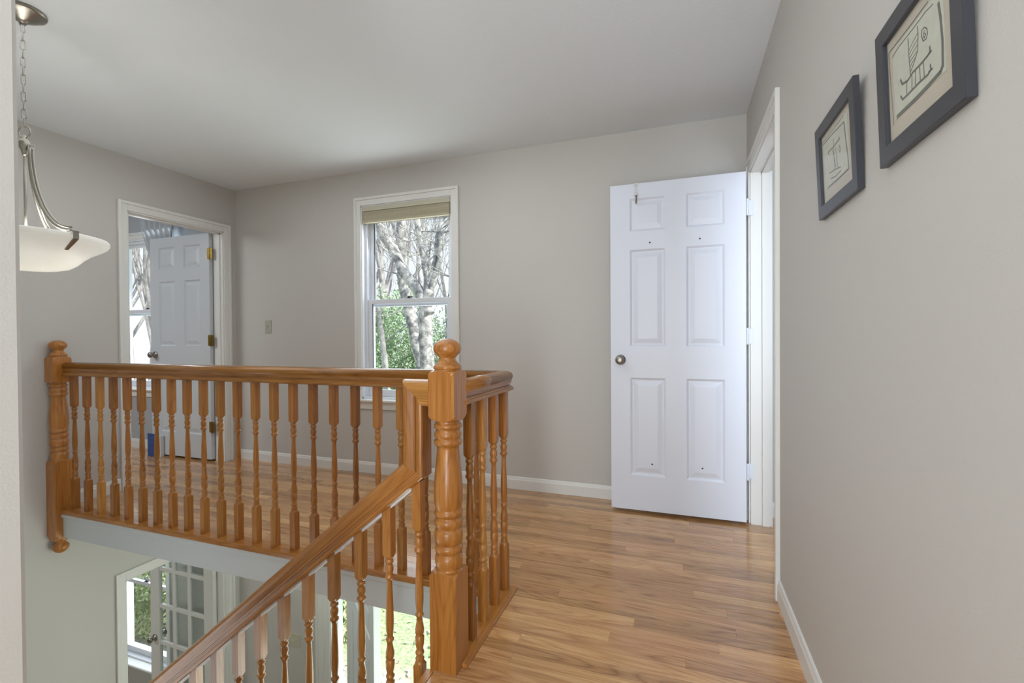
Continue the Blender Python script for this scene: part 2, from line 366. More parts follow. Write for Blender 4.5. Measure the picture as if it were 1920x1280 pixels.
UD = (2.285, 3.066, -0.03, 2.045)          # upper left doorway
LD = (2.238, 3.066, ZL, -0.655)          # lower left doorway
RD = (2.232, 3.030, -0.03, 2.045)          # right doorway
W1 = (-2.437, -1.612, 0.600, 2.165)      # hall window
W2 = (-5.495, -4.670, 0.600, 2.100)      # bedroom window
W3 = (-5.545, -4.775, -2.170, -0.640)    # lower window
FD = (-2.790, -1.600, ZL, -0.64)         # front entry
NX, NY = -0.80, 0.3587                    # corner of the near stair wall
YE = YF+0.15
m = wall_cells(MB(), 0, XL-WT/2, XL, NY-0.11, YF, ZL, H, [UD, LD])
struct('wall_left', m, M['wall'], 'tall beige wall on the left with two doorways, one above the other', 'wall')
m = wall_cells(MB(), 0, XL-WT, XL-WT/2, -2.5, YF, SL, H, [UD])
struct('wall_left_bedroom', m, M['wall_blue'], 'blue-grey room side of the left wall upstairs', 'wall')
m = wall_cells(MB(), 0, XL-WT, XL-WT/2, -2.5, YF, ZL, SL, [LD])
struct('wall_left_study', m, M['wall_study'], 'pale room side of the left wall downstairs', 'wall')
m = wall_cells(MB(), 1, YF, YE, XL-WT, XR+WT, ZL, H, [W1, FD])
struct('wall_far', m, M['wall'], 'beige far wall with the tall hall window, running down to the foyer', 'wall')
m = wall_cells(MB(), 1, YF, YE, -7.2, XL-WT, SL, H, [W2])
struct('wall_far_bedroom', m, M['wall_blue'], 'blue-grey window wall of the room beyond the upper doorway', 'wall')
m = wall_cells(MB(), 1, YF, YE, -7.2, XL-WT, ZL, SL, [W3])
struct('wall_far_study', m, M['wall_study'], 'pale window wall of the room beyond the lower doorway', 'wall')
m = wall_cells(MB(), 0, XR, XR+WT, -2.5, YF, SL, H, [RD])
struct('wall_right', m, M['wall'], 'long beige wall on the right where the two pictures hang', 'wall')
m = wall_cells(MB(), 0, XR, XR+WT, -2.5, YF, ZL, SL)
struct('wall_right_foyer', m, M['wall'], 'foyer wall below the right side of the hall', 'wall')
m = MB(); m.box(XL, NX, NY-0.11, NY, ZL, H, 0.007); m.box(NX-0.11, NX-0.0005, -2.5, NY-0.10, -0.02, H)
struct('wall_near', m, M['wall'], 'near beige wall corner at the left edge beside the pendant lamp', 'wall')
m = MB(); m.box(-7.2, 3.0, -2.6, -2.5, ZL, H); m.box(-7.3, -7.2, -2.6, YE, ZL, H); m.box(3.0, 3.1, -2.6, YE, ZL, H); m.box(XR+WT, 3.0, YF, YE, ZL, H)
struct('wall_back', m, M['wall'], 'outer walls behind and beside the rooms', 'wall')
m = MB(); m.box(-7.3, 3.1, -2.6, YE, H, H+0.2)
struct('ceiling', m, M['ceiling'], 'flat white painted ceiling over the upper hall', 'ceiling')

# ---------------------------------------------------------------- floors
PT = 0.019
EX, EY = -0.765, 1.862                     # edges of the stair opening
m = MB()
for (x0, x1, y0, y1) in ((-7.2, XL-0.02, -2.5, YF-0.001), (XL-0.02, NX-0.02, -2.5, NY-0.02), (XL-0.02, 3.0, EY, YF-0.001), (NX, 3.0, -2.5, EY)):
    if (x0, x1) == (NX, 3.0): x0 = EX-0.012
    m.box(x0, x1, y0, y1, SL+0.012, -PT)
m.box(NX-0.02, EX-0.012, -2.5, NY-0.02, SL+0.012, -PT)
floor = struct('floor', m, M['subfloor'], 'glossy upper hall floor of narrow honey oak strips', 'floor')
m = MB()
for (x0, x1, y0, y1) in ((-7.2, XL-WT, -2.5, YF), (XL, NX, -2.5, NY-0.11), (XL, XR, EY, YF), (EX, XR, -2.5, EY), (XR+WT, 3, -2.5, YF)):
    m.box(x0, x1, y0, y1, SL, SL+0.012)
struct('ceiling_foyer', m, M['ceiling'], 'white foyer ceiling on the underside of the upper floor', 'ceiling')
m = MB(); m.box(-7.2, 3, -2.5, YE, ZL-0.1, ZL)
struct('floor_lower', m, M['lower_floor'], 'tan foyer floor at the foot of the stairs', 'floor')

PW = 0.0572
def plank_mb(mb, x0, x1, y0, y1, z=0.0):
    c = 0.0009; b = len(mb.v)
    mb.v += [(x0, y0, -PT), (x1, y0, -PT), (x1, y1, -PT), (x0, y1, -PT), (x0, y0, z-c), (x1, y0, z-c), (x1, y1, z-c), (x0, y1, z-c),
             (x0+c, y0+c, z), (x1-c, y0+c, z), (x1-c, y1-c, z), (x0+c, y1-c, z)]
    for q in ((0, 1, 5, 4), (1, 2, 6, 5), (2, 3, 7, 6), (3, 0, 4, 7), (4, 5, 9, 8), (5, 6, 10, 9), (6, 7, 11, 10), (7, 4, 8, 11), (8, 9, 10, 11)):
        mb.f.append(tuple(b+i for i in q)); mb.sm.append(False)
far_planks = MB()
rs = random.Random(11)
y = YF
row = 0
while y > -2.5:
    y0, y1 = y-PW+0.0004, y-0.0004
    spans = []
    yc = (y0+y1)/2
    if yc > 1.905: spans = [(-7.2, 3.0)]
    elif yc > 1.38: spans = [(-7.2, XL-0.06), (-0.668, 3.0)]
    elif yc > NY: spans = [(-7.2, XL-0.06), (EX+0.001, 3.0)]
    else: spans = [(-7.2, 3.0)]
    for a, b in spans:
        x = a - rs.random()*0.5
        while x < b:
            L = rs.uniform(0.45, 1.35)
            x0, x1 = max(x, a), min(x+L, b)
            x += L
            if x1-x0 < 0.02: continue
            near = (yc > 1.0 and x1 > -3.9 and x0 < XR) or (yc > 2.0 and x1 > -5.6 and x0 < XR)
            if near:
                mb = MB(); cx = (x0+x1)/2
                plank_mb(mb, x0-cx, x1-cx, -PW/2+0.0004, PW/2-0.0004, rs.uniform(-0.0004, 0))
                link('plank', mb.mesh('plank', M['plank']), floor, (cx, yc, 0))
            else:
                plank_mb(far_planks, x0, x1, y0, y1)
    y -= PW; row += 1
o = far_planks.build('plank_field', M['plank'], floor, fix=False); o['kind'] = 'stuff'
# nosing strips round the stair opening
def nosing(length):
    pr = [(0.0, -0.016), (0.0, 0.004), (0.003, 0.009), (0.009, 0.012), (0.086, 0.012), (0.090, 0.006), (0.090, -0.016)]
    pr = [(-0.000, -0.013), (-0.000, 0.004), (0.003, 0.009), (0.009, 0.012), (0.086, 0.012), (0.090, 0.004), (0.090, -0.013)]
    return pr
XC, YC = -0.714, 1.878     # corner of the landing balustrade (centre lines)
mb = MB(); pr = nosing(0)
ya = YC-0.053
R0 = [(XL, ya+a, z) for a, z in pr]; R1 = [(XC-0.053+a, ya+a, z) for a, z in pr]
mb.rings([R0, [(XC+0.046-(0.090-a), ya+a, z) for a, z in pr]], smooth=False)
mb.build('nosing_strip', M['oak_x'], floor)
mb = MB()
xe = XC+0.046
mb.rings([[(xe-0.090+a, 1.40, z) for a, z in pr], [(xe-0.090+a, ya+a, z) for a, z in pr]], smooth=False)
# rotate-free strip running in depth; grain along its own local x
o = mb.build('nosing_strip', M['oak_x'], floor)
for v in o.data.vertices: x_, y_ = v.co.x, v.co.y; v.co.x, v.co.y = y_, -x_
o.rotation_euler = (0, 0, pi/2)
mb = MB(); mb.prism([(0.0, -0.026), (0.0, -0.006), (0.004, 0.0), (0.03, 0.0), (0.03, -0.026)], 0, NY, 1.355)
o = mb.build('nosing_strip', M['oak_x'], floor, loc=(EX-0.03, 0, 0.001)); 
for v in o.data.vertices: x_, y_ = v.co.x, v.co.y; v.co.x, v.co.y = x_, -y_
o.rotation_euler = (0, 0, pi/2); o.location = (EX-0.03, 0, 0.001)
# fascia under the landing edge
m = MB(); m.box(XL, EX-0.0, YC-0.038, EY, SL, -0.013)
m.prism([(YC-0.047, -0.013), (YC-0.047, -0.034), (YC-0.038, -0.046), (YC-0.038, -0.013)], 0, XL, EX-0.002)
struct('trim_1', m, M['fascia'], 'white fascia board under the landing edge above the foyer', 'trim')
m = MB(); m.box(EX-0.008, EX, NY, EY-0.02, SL, -0.013)
struct('trim_2', m, M['fascia'], 'white fascia board beside the top of the stairs', 'trim')

# ---------------------------------------------------------------- casings, jambs, baseboards
def casing_bar(mb, ax, side, face, a0, a1, z0, z1, horizontal, outer):
    """moulded flat casing; ax normal axis, side +-1 direction the casing projects, outer: +1 outer edge at high coordinate, -1 at low"""
    def B(a, b, za, zb, t):
        lo, hi = sorted((face, face+side*t))
        if ax == 0: mb.box(lo, hi, a, b, za, zb, 0.0015)
        else: mb.box(a, b, lo, hi, za, zb, 0.0015)
    bw = 0.022
    if horizontal:
        (B(a0, a1, z0, z1-bw, 0.011), B(a0-bw*0, a1, z1-bw, z1, 0.018)) if outer > 0 else (B(a0, a1, z0+bw, z1, 0.011), B(a0, a1, z0, z0+bw, 0.018))
    else:
        (B(a0, a1-bw, z0, z1-bw, 0.011), B(a1-bw, a1, z0, z1, 0.018)) if outer > 0 else (B(a0+bw, a1, z0, z1-bw, 0.011), B(a0, a0+bw, z0, z1, 0.018))
def casing_head(mb, ax, side, face, o0, i0, i1, o1, z0, z1):
    def B(a, b, za, zb, t):
        lo, hi = sorted((face, face+side*t))
        if ax == 0: mb.box(lo, hi, a, b, za, zb, 0.0015)
        else: mb.box(a, b, lo, hi, za, zb, 0.0015)
    B(i0, i1, z0, z1-0.022, 0.011); B(o0+0.022, o1-0.022, z1-0.022, z1, 0.018)
def door_trim(mb, ax, face, side, hole, cw=0.062, depth=WT, jt=0.016, zfloor=0.0, ext=0.0):
    a0, a1, z0, z1 = hole
    casing_bar(mb, ax, side, face, a0-cw-0.004+0.008, a0+0.006, zfloor, z1+cw, False, -1)
    casing_bar(mb, ax, side, face, a1-0.006, a1+cw-0.004, zfloor, z1+cw, False, 1)
    casing_head(mb, ax, side, face, a0-cw+0.004, a0+0.006, a1-0.006, a1+cw-0.004, z1-0.006, z1+cw)
    f0, f1 = sorted((face+side*0.001, face-side*(depth+0.001)))
    fm = (f0+f1)/2
    for (p, q, za, zb) in ((a0, a0+jt, zfloor, z1), (a1-jt, a1, zfloor, z1), (a0, a1, z1-jt, z1)):
        if ax == 0: mb.box(f0, f1, p, q, za, zb)
        else: mb.box(p, q, f0, f1, za, zb)
    # stop strips
    for (p, q, za, zb) in ((a0+jt, a0+jt+0.011, zfloor, z1-jt), (a1-jt-0.011, a1-jt, zfloor, z1-jt), (a0+jt, a1-jt, z1-jt-0.011, z1-jt)):
        if ax == 0: mb.box(fm-0.017+ext, fm+0.017+ext, p, q, za, zb)
        else: mb.box(p, q, fm-0.017, fm+0.017, za, zb)
    return mb
struct('trim_3', door_trim(MB(), 0, XL, 1, UD, ext=0.012), M['trim'], 'white casing and jamb of the upper left doorway', 'trim')
struct('trim_4', door_trim(MB(), 0, XL, 1, LD, zfloor=ZL, ext=0.012), M['trim'], 'white casing and jamb of the lower left doorway', 'trim')
struct('trim_5', door_trim(MB(), 0, XR, -1, RD, cw=0.062, ext=0.02), M['trim'], 'white casing and jamb of the right doorway by the open white door', 'trim')
def baseboard(mb, ax, side, face, a0, a1, z=0.0):
    pts = [(0, 0), (0.012, 0), (0.012, 0.066), (0.009, 0.074), (0.007, 0.084), (0.004, 0.089), (0, 0.089)]
    pts = [(face+side*a, z+b) for a, b in pts]
    if ax == 0: mb.rings([[(p, a0, q) for p, q in pts], [(p, a1, q) for p, q in pts]], smooth=False)
    else: mb.rings([[(a0, p, q) for p, q in pts], [(a1, p, q) for p, q in pts]], smooth=False)
    return mb
struct('baseboard_far', baseboard(MB(), 1, -1, YF, XL+0.012, XR), M['trim'], 'white baseboard along the far wall of the landing', 'baseboard')
m = baseboard(MB(), 0, -1, XR, -2.5, RD[0]-0.058); baseboard(m, 0, -1, XR, RD[1]+0.058, YF-0.012)
struct('baseboard_right', m, M['trim'], 'white baseboard along the right wall', 'baseboard')
m = baseboard(MB(), 0, 1, XL, 1.90, UD[0]-0.06)
struct('baseboard_left', m, M['trim'], 'short white baseboard between the newel post and the left doorway', 'baseboard')
m = baseboard(MB(), 1, -1, YF, -7.2, XL-WT); baseboard(m, 1, -1, YF, XR+WT, 3)
struct('baseboard_bedroom', m, M['trim'], 'white baseboard under the bedroom window beyond the left doorway', 'baseboard')
m = baseboard(MB(), 1, -1, YF, -7.2, XL-WT, ZL); baseboard(m, 1, -1, YF, XL, -2.93, ZL); baseboard(m, 0, 1, XL, NY, LD[0]-0.06, ZL)
struct('baseboard_foyer', m, M['trim'], 'white baseboard along the lower walls', 'baseboard')

# ---------------------------------------------------------------- windows
def rect_frame(mb, x0, x1, z0, z1, y0, y1, sw, tw, bw):
    c = 0.002
    mb.box(x0, x0+sw, y0, y1, z0, z1, c); mb.box(x1-sw, x1, y0, y1, z0, z1, c)
    mb.box(x0+sw, x1-sw, y0, y1, z1-tw, z1, c); mb.box(x0+sw, x1-sw, y0, y1, z0, z0+bw, c)
def window(name, hole, zm, label, stool=0.03, lock=True, cw=0.062):
    x0, x1, z0, z1 = hole
    m = MB()  # jamb liner and tracks
    for (a, b, za, zb) in ((x0, x0+0.012, z0, z1), (x1-0.012, x1, z0, z1), (x0, x1, z1-0.012, z1), (x0, x1, z0, z0+0.015)):
        m.box(a, b, YF-0.002, YE+0.01, za, zb)
    for a, b in ((x0+0.012, x0+0.034), (x1-0.034, x1-0.012)):
        m.box(a, b, YF+0.035, YF+0.043, z0+0.015, z1-0.012); m.box(a, b, YF+0.070, YF+0.077, z0+0.015, z1-0.012); m.box(a, b, YF+0.106, YF+0.135, z0+0.015, z1-0.012)
        m.box(a, b-0.008 if a < (x0+x1)/2 else b, YF+0.043, YF+0.106, z0+0.015, z1-0.012)
    m.box(x0+0.012, x1-0.012, YF+0.035, YF+0.135, z1-0.034, z1-0.012); m.box(x0+0.012, x1-0.012, YF+0.05, YF+0.145, z0+0.015, z0+0.03)
    root = struct(name, m, M['vinyl'], label, 'window')
    c = MB()
    casing_bar(c, 1, -1, YF, x0-cw+0.004, x0+0.004, z0-0.02, z1+cw, False, -1)
    casing_bar(c, 1, -1, YF, x1-0.004, x1+cw-0.004, z0-0.02, z1+cw, False, 1)
    casing_head(c, 1, -1, YF, x0-cw+0.004, x0+0.004, x1-0.004, x1+cw-0.004, z1-0.004, z1+cw)
    c.build('window_casing', M['trim'], root)
    s = MB(); s.box(x0-cw-0.012, x1+cw+0.012, YF-stool-0.012, YF+0.035, z0-0.022, z0, 0.006); s.build('window_stool', M['trim'], root)
    s = MB(); s.box(x0-cw+0.004, x1+cw-0.004, YF-0.014, YF, z0-0.082, z0-0.022, 0.003); s.box(x0-cw+0.004, x1+cw-0.004, YF-0.019, YF-0.014, z0-0.040, z0-0.022, 0.002); s.build('window_apron', M['trim'], root)
    a, b = x0+0.030, x1-0.030
    up = MB(); rect_frame(up, a, b, zm-0.028, z1-0.030, YF+0.079, YF+0.104, 0.040, 0.035, 0.034); u = up.build('upper_sash', M['vinyl'], root)
    g = MB(); g.box(a+0.036, b-0.036, YF+0.089, YF+0.093, zm, z1-0.06); g.build('pane', M['glass'], u)
    lo = MB(); rect_frame(lo, a, b, z0+0.017, zm+0.030, YF+0.045, YF+0.070, 0.042, 0.036, 0.055); l_ = lo.build('lower_sash', M['vinyl'], root)
    g = MB(); g.box(a+0.038, b-0.038, YF+0.055, YF+0.059, z0+0.06, zm); g.build('pane', M['glass'], l_)
    gk = MB()
    for (p, q, r_, t) in ((a+0.040, a+0.0435, zm+0.006, z1-0.065),): gk.box(p, q, YF+0.0785, YF+0.089, r_, t)
    gk.build('gasket', M['gasket'], u)
    gk = MB(); gk.box(a+0.042, a+0.0455, YF+0.0445, YF+0.055, z0+0.072, zm-0.006); gk.build('gasket', M['gasket'], l_)
    if lock:
        k = MB(); xm = (x0+x1)/2-0.0
        k.box(xm-0.028, xm+0.028, YF+0.048, YF+0.068, zm+0.030, zm+0.036, 0.002); k.lathe([(0.010, zm+0.036), (0.010, zm+0.046), (0.006, zm+0.05)], xm-0.004, YF+0.058, 12)
        k.box(xm-0.006, xm+0.030, YF+0.052, YF+0.062, zm+0.040, zm+0.048, 0.002)
        k.build('sash_lock', M['black'], root)
    return root
window('window_1', W1, 1.375, 'tall white double-hung window in the far wall with a raised beige shade')
window('window_2', W2, 1.365, 'white double-hung window seen through the upper left doorway')
window('window_3', W3, -1.425, 'white window with a deep sill seen through the lower left doorway', stool=0.075)

# ---------------------------------------------------------------- six-panel doors
def panel_mesh(w_, h_, two_sided_t):
    mb = MB()
    for side in (0, 1):
        rings = []
        for ins, d in ((0, 0), (0.006, -0.004), (0.012, -0.009), (0.020, -0.009), (0.046, -0.0025), (0.052, -0.002)):
            y_ = (-two_sided_t/2-d) if side == 0 else (two_sided_t/2+d)
            x_, z_ = w_/2-ins, h_/2-ins
            rings.append([(-x_, y_, -z_), (x_, y_, -z_), (x_, y_, z_), (-x_, y_, z_)])
        b = len(mb.v)
        mb.rings(rings, smooth=False, cap=False)
        k = len(mb.v)-4; mb.f.append((k, k+1, k+2, k+3)); mb.sm.append(False)
    return mb
def six_panel_door(name, wdt, label, material, t=0.035, h=2.015):
    cols = ((0.118, 0.328), (wdt-0.328+0.006, wdt-0.118+0.006)) if wdt < 0.8 else ((0.13, 0.40), (wdt-0.40, wdt-0.13))
    rows = ((0.215, 0.820), (1.012, 1.610), (1.722, 1.925))
    m = wall_cells(MB(), 1, -t/2, t/2, 0, wdt, 0, h, [(a, b, c, d) for a, b in cols for c, d in rows])
    root = struct(name, m, material, label, 'door')
    for c, d in rows:
        for a, b in cols:
            panel_mesh(b-a, d-c, t).build('panel', material, root, ((a+b)/2, 0, (c+d)/2))
    return root
def knob_mb(side, r=0.027):
    mb = MB(); prof = [(0.0, 0.0), (0.031, 0.0), (0.032, 0.004), (0.028, 0.009), (0.014, 0.012), (0.012, 0.028), (0.016, 0.033), (0.025, 0.038), (0.0275, 0.047), (0.0255, 0.056), (0.018, 0.062), (0.008, 0.0635), (0.0, 0.0635)]
    mb.lathe(prof[1:-1], n=24); mb.xf(Matrix.Rotation(pi/2*side, 4, 'X')); return mb
def hinge(mb_h=0.089):
    mb = MB(); mb.lathe([(0.0055, -mb_h/2-0.004), (0.0065, -mb_h/2), (0.0065, mb_h/2), (0.0055, mb_h/2+0.004)], n=12)
    for k in (-2, -1, 1, 2): mb.lathe([(0.0071, k*mb_h/5-0.0006), (0.0071, k*mb_h/5+0.0006)], n=12)
    return mb
# door_1: white door on the right, hinged on the right jamb and standing open in front of the far wall
d1 = six_panel_door('door_1', 0.768, 'white six-panel door standing open against the far wall on the right', M['door'])
d1.location = (-0.409, 3.003, 0.018)
knob_mb(1).build('knob', M['nickel'], d1, (0.060, -0.0175, 0.930)); knob_mb(-1).build('knob', M['nickel'], d1, (0.060, 0.0175, 0.930))
lp = MB(); lp.box(-0.0015, 0.001, -0.012, 0.012, 0.902, 0.958, 0.001); lp.box(-0.010, 0.0, -0.006, 0.006, 0.922, 0.938, 0.002); lp.build('latch_plate', M['nickel'], d1)
for px_, pz in ((0.238, 1.648), (0.522, 1.650), (0.247, 0.290), (0.533, 0.290)):
    k = MB(); k.lathe([(0.0052, 0), (0.0048, 0.0016), (0.002, 0.0018)], n=10); k.xf(Matrix.Rotation(pi/2, 4, 'X')); k.build('screw_hole', M['screw'], d1, (px_, -0.0172 if pz > 1 else -0.0155, pz))
for zz in (0.290, 1.072, 1.812):
    h_ = hinge().build('hinge', M['door'], d1, (0.7755, -0.0135, zz))
    lf = MB(); lf.box(0.002, 0.034, 0.0215, 0.0243, -0.0445, 0.0445, 0.001); lf.build('hinge_leaf', M['door'], h_)
# jamb reveal where the leaves sit shows as a hairline
# door_2: open door in the upper left doorway
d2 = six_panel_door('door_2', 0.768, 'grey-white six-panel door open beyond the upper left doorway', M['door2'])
d2.location = (-4.699, 3.034, 0.018)
knob_mb(1).build('knob', M['nickel'], d2, (0.060, -0.0175, 0.930)); knob_mb(-1).build('knob', M['nickel'], d2, (0.060, 0.0175, 0.930))
for zz in (0.290, 1.062, 1.832):
    h_ = hinge(0.095).build('hinge', M['brass'], d2, (0.7770, -0.0195, zz), )
    lf = MB(); lf.box(-0.030, -0.003, -0.0005, 0.003, -0.0475, 0.0475, 0.001); lf.box(0.003, 0.034, -0.0005, 0.003, -0.0475, 0.0475, 0.001); lf.build('hinge_leaf', M['brass'], h_)
# door_3: glazed French door in the lower left doorway
def french():
    wd, h_, t = 0.825, 2.03, 0.035
    m = MB(); xs = [0.118, 0.118+0.176, 0.118+0.352+0.022, 0.707]
    c0, c1 = 0.118, 0.707; rz = [0.215+i*0.35 for i in range(6)]
    m.box(0, c0, -t/2, t/2, 0, h_, 0.002); m.box(c1, wd, -t/2, t/2, 0, h_, 0.002)
    m.box(c0, c1, -t/2, t/2, 0, 0.205, 0.002); m.box(c0, c1, -t/2, t/2, rz[5]-0.01, h_, 0.002)
    root = struct('door_3', m, M['trim'], 'white fifteen-pane French door open beyond the lower left doorway', 'door')
    root.location = (-4.755, 3.030, ZL+0.012)
    k = MB(); cw_ = (c1-c0)/3
    for i in (1, 2): k.box(c0+i*cw_-0.019, c0+i*cw_+0.019, -0.013, 0.013, 0.205, rz[5], 0.004)
    for z_ in rz[1:5]: k.box(c0, c1, -0.012, 0.012, z_-0.019, z_+0.019, 0.004)
    k.build('muntin_grid', M['trim'], root)
    for i in range(3):
        for j in range(5):
            g = MB(); a0 = c0+i*cw_+(0.017 if i else -0.004); a1 = c0+(i+1)*cw_-(0.017 if i < 2 else -0.004)
            g.box(a0, a1, -0.002, 0.002, rz[j]+(0.017 if j else -0.012), rz[j+1]-(0.017 if j < 4 else 0.008)); g.build('pane', M['glass'], root)
    knob_mb(1).build('knob', M['nickel'], root, (0.062, -0.0175, 0.955)); knob_mb(-1).build('knob', M['nickel'], root, (0.062, 0.0175, 0.955))
    return root
french()
# front entry: sidelight, post, open door
m = MB()
casing_bar(m, 1, -1, YF, -2.930, -2.852, ZL, -0.58, False, -1)
m.box(-2.852, -2.786, YF-0.011, YF, ZL, -0.6, 0.002)
m.box(-2.800, -2.780, YF-0.001, YE, ZL, -0.64); m.box(-2.602, -2.552, YF-0.02, YE, ZL, -0.64, 0.002)
m.box(-1.640, -1.590, YF-0.02, YE, ZL, -0.64, 0.002); casing_bar(m, 1, -1, YF, -1.596, -1.53, ZL, -0.58, False, 1)
m.box(-2.93, -1.53, YF-0.012, YF, -0.66, -0.58, 0.002); m.box(-2.79, -2.60, YF, YE, ZL, ZL+0.12); m.box(-2.56, -1.64, YF, YE, ZL, ZL+0.02)
struct('trim_6', m, M['trim'], 'white frame of the front entry with a narrow sidelight', 'trim')
m = MB(); rect_frame(m, -2.782, -2.60, ZL+0.12, -0.64, YF+0.075, YF+0.11, 0.010, 0.05, 0.05)
r_ = struct('window_4', m, M['vinyl'], 'narrow sidelight window beside the open front door', 'window')
g = MB(); g.box(-2.775, -2.605, YF+0.09, YF+0.094, ZL+0.15, -0.68); g.build('pane', M['glass'], r_)
d4 = six_panel_door('door_4', 0.90, 'grey-white front door swung open into the foyer below', M['fascia'], t=0.044)
d4.location = (-2.552, YF-0.01, ZL+0.02); d4.rotation_euler = (0, 0, radians(-41.4))
knob_mb(1).build('knob', M['nickel'], d4, (0.83, -0.022, 0.955)); knob_mb(-1).build('knob', M['nickel'], d4, (0.83, 0.022, 0.955))
# ---------------------------------------------------------------- turned posts
def post_mb(prof, half, n=32, cx=0, cy=0):
    """prof: (z, r, square?) -- where square, the section is the square clipped by radius r (lathe-rounded shoulders)"""
    angs = []
    for k in range(8):
        base = k*pi/4
        for s_ in range(n//8): angs.append(base+(pi/4)*s_/(n//8))
    rings = []
    for z, r, sq in prof:
        ring = []
        for a in angs:
            q = r
            if sq: q = min(r, half/max(abs(cos(a)), abs(sin(a))))
            ring.append((cx+q*cos(a), cy+q*sin(a), z))
        rings.append(ring)
    mb = MB(); mb.rings(rings, smooth=False)
    i = 0; n_ = len(angs)
    for ri in range(len(prof)-1):
        for j in range(n_):
            mb.sm[i] = not (prof[ri][2] and prof[ri+1][2]); i += 1
    return mb
def turning(z):  # classic baluster turning, z = z of the lower shoulder; 0.461 m long
    P = [(0.000, .0225), (0.006, .0150), (0.009, .0120), (0.015, .0158), (0.021, .0125), (0.027, .0120), (0.033, .0152), (0.038, .0152), (0.041, .0118), (0.050, .0118), (0.064, .0150), (0.090, .0158), (0.094, .0125), (0.098, .0125), (0.102, .0152), (0.118, .0152), (0.138, .0115),
         (0.158, .0100), (0.163, .0145), (0.168, .0145), (0.172, .0105), (0.182, .0110), (0.205, .0135), (0.230, .0142), (0.280, .0130), (0.330, .0108), (0.368, .0092), (0.376, .0098), (0.380, .0118), (0.385, .0158), (0.391, .0158), (0.395, .0118), (0.401, .0120), (0.412, .0148), (0.420, .0145), (0.430, .0112), (0.436, .0108), (0.439, .0148), (0.445, .0148), (0.449, .0115), (0.452, .0115), (0.456, .0150), (0.461, .0225)]
    return [(z+a, b, False) for a, b in P]
BH = 0.0162
def baluster_mb(zb, z1, zt, top_cut=None):
    prof = [(zb, .04, True), (z1-0.006, .04, True), (z1-0.002, .0205, True), (z1, .0185, True)] + turning(z1) + [(z1+0.461, .0185, True), (z1+0.463, .0205, True), (z1+0.468, .04, True), (zt, .04, True)]
    # thin the duplicate shoulders
    prof = [p for p in prof if not (p[1] == .0225)]
    return post_mb(prof, BH, 16)
# landing balustrade (long run along the landing edge, short run back to the newel)
lb = empty('landing_balustrade', 'long oak balustrade of turned balusters along the landing edge', 'railing', (XC, YC, 0))
bm_ = baluster_mb(0.012, 0.209, 0.870).mesh('baluster', M['oak_z'])
for i in range(24):
    link('baluster', bm_, lb, (-0.12788*i, 0, 0))
for yy in (1.762, 1.647, 1.531):
    link('baluster', bm_, lb, (0, yy-YC, 0))
RP = [(0.0, 0.0), (0.028, 0.0), (0.0335, 0.003), (0.0355, 0.009), (0.0345, 0.015), (0.0285, 0.0175), (0.0285, 0.0225), (0.0235, 0.0235), (0.0215, 0.0245), (0.0215, 0.0305), (0.0255, 0.0315), (0.0262, 0.037), (0.0290, 0.046), (0.0322, 0.057), (0.0322, 0.067), (0.0275, 0.077), (0.017, 0.083), (0.006, 0.0855)]
RPF = [(a, b) for a, b in RP] + [(-a, b) for a, b in RP[::-1]][:-1]
def rail_mb(x0, x1, f0=lambda y, z: 0, f1=lambda y, z: 0):
    mb = MB(); mb.rings([[(x0+f0(y, z), y, z) for y, z in RPF], [(x1+f1(y, z), y, z) for y, z in RPF]], smooth=False)
    n = len(RPF)
    for j in range(n):
        z_ = (RPF[j][1]+RPF[(j+1) % n][1])/2
        if z_ > 0.045: mb.sm[j] = True
    return mb
RZ = 0.866
rail_mb(-3.716-0.045-XC, 0, f1=lambda y, z: -y).build('handrail', M['oak_x'], lb, (0, 0, RZ))
o = rail_mb(0, YC-1.445, f0=lambda y, z: -y*1.0).build('handrail', M['oak_x'], lb, (0, 0, RZ), (0, 0, -pi/2))
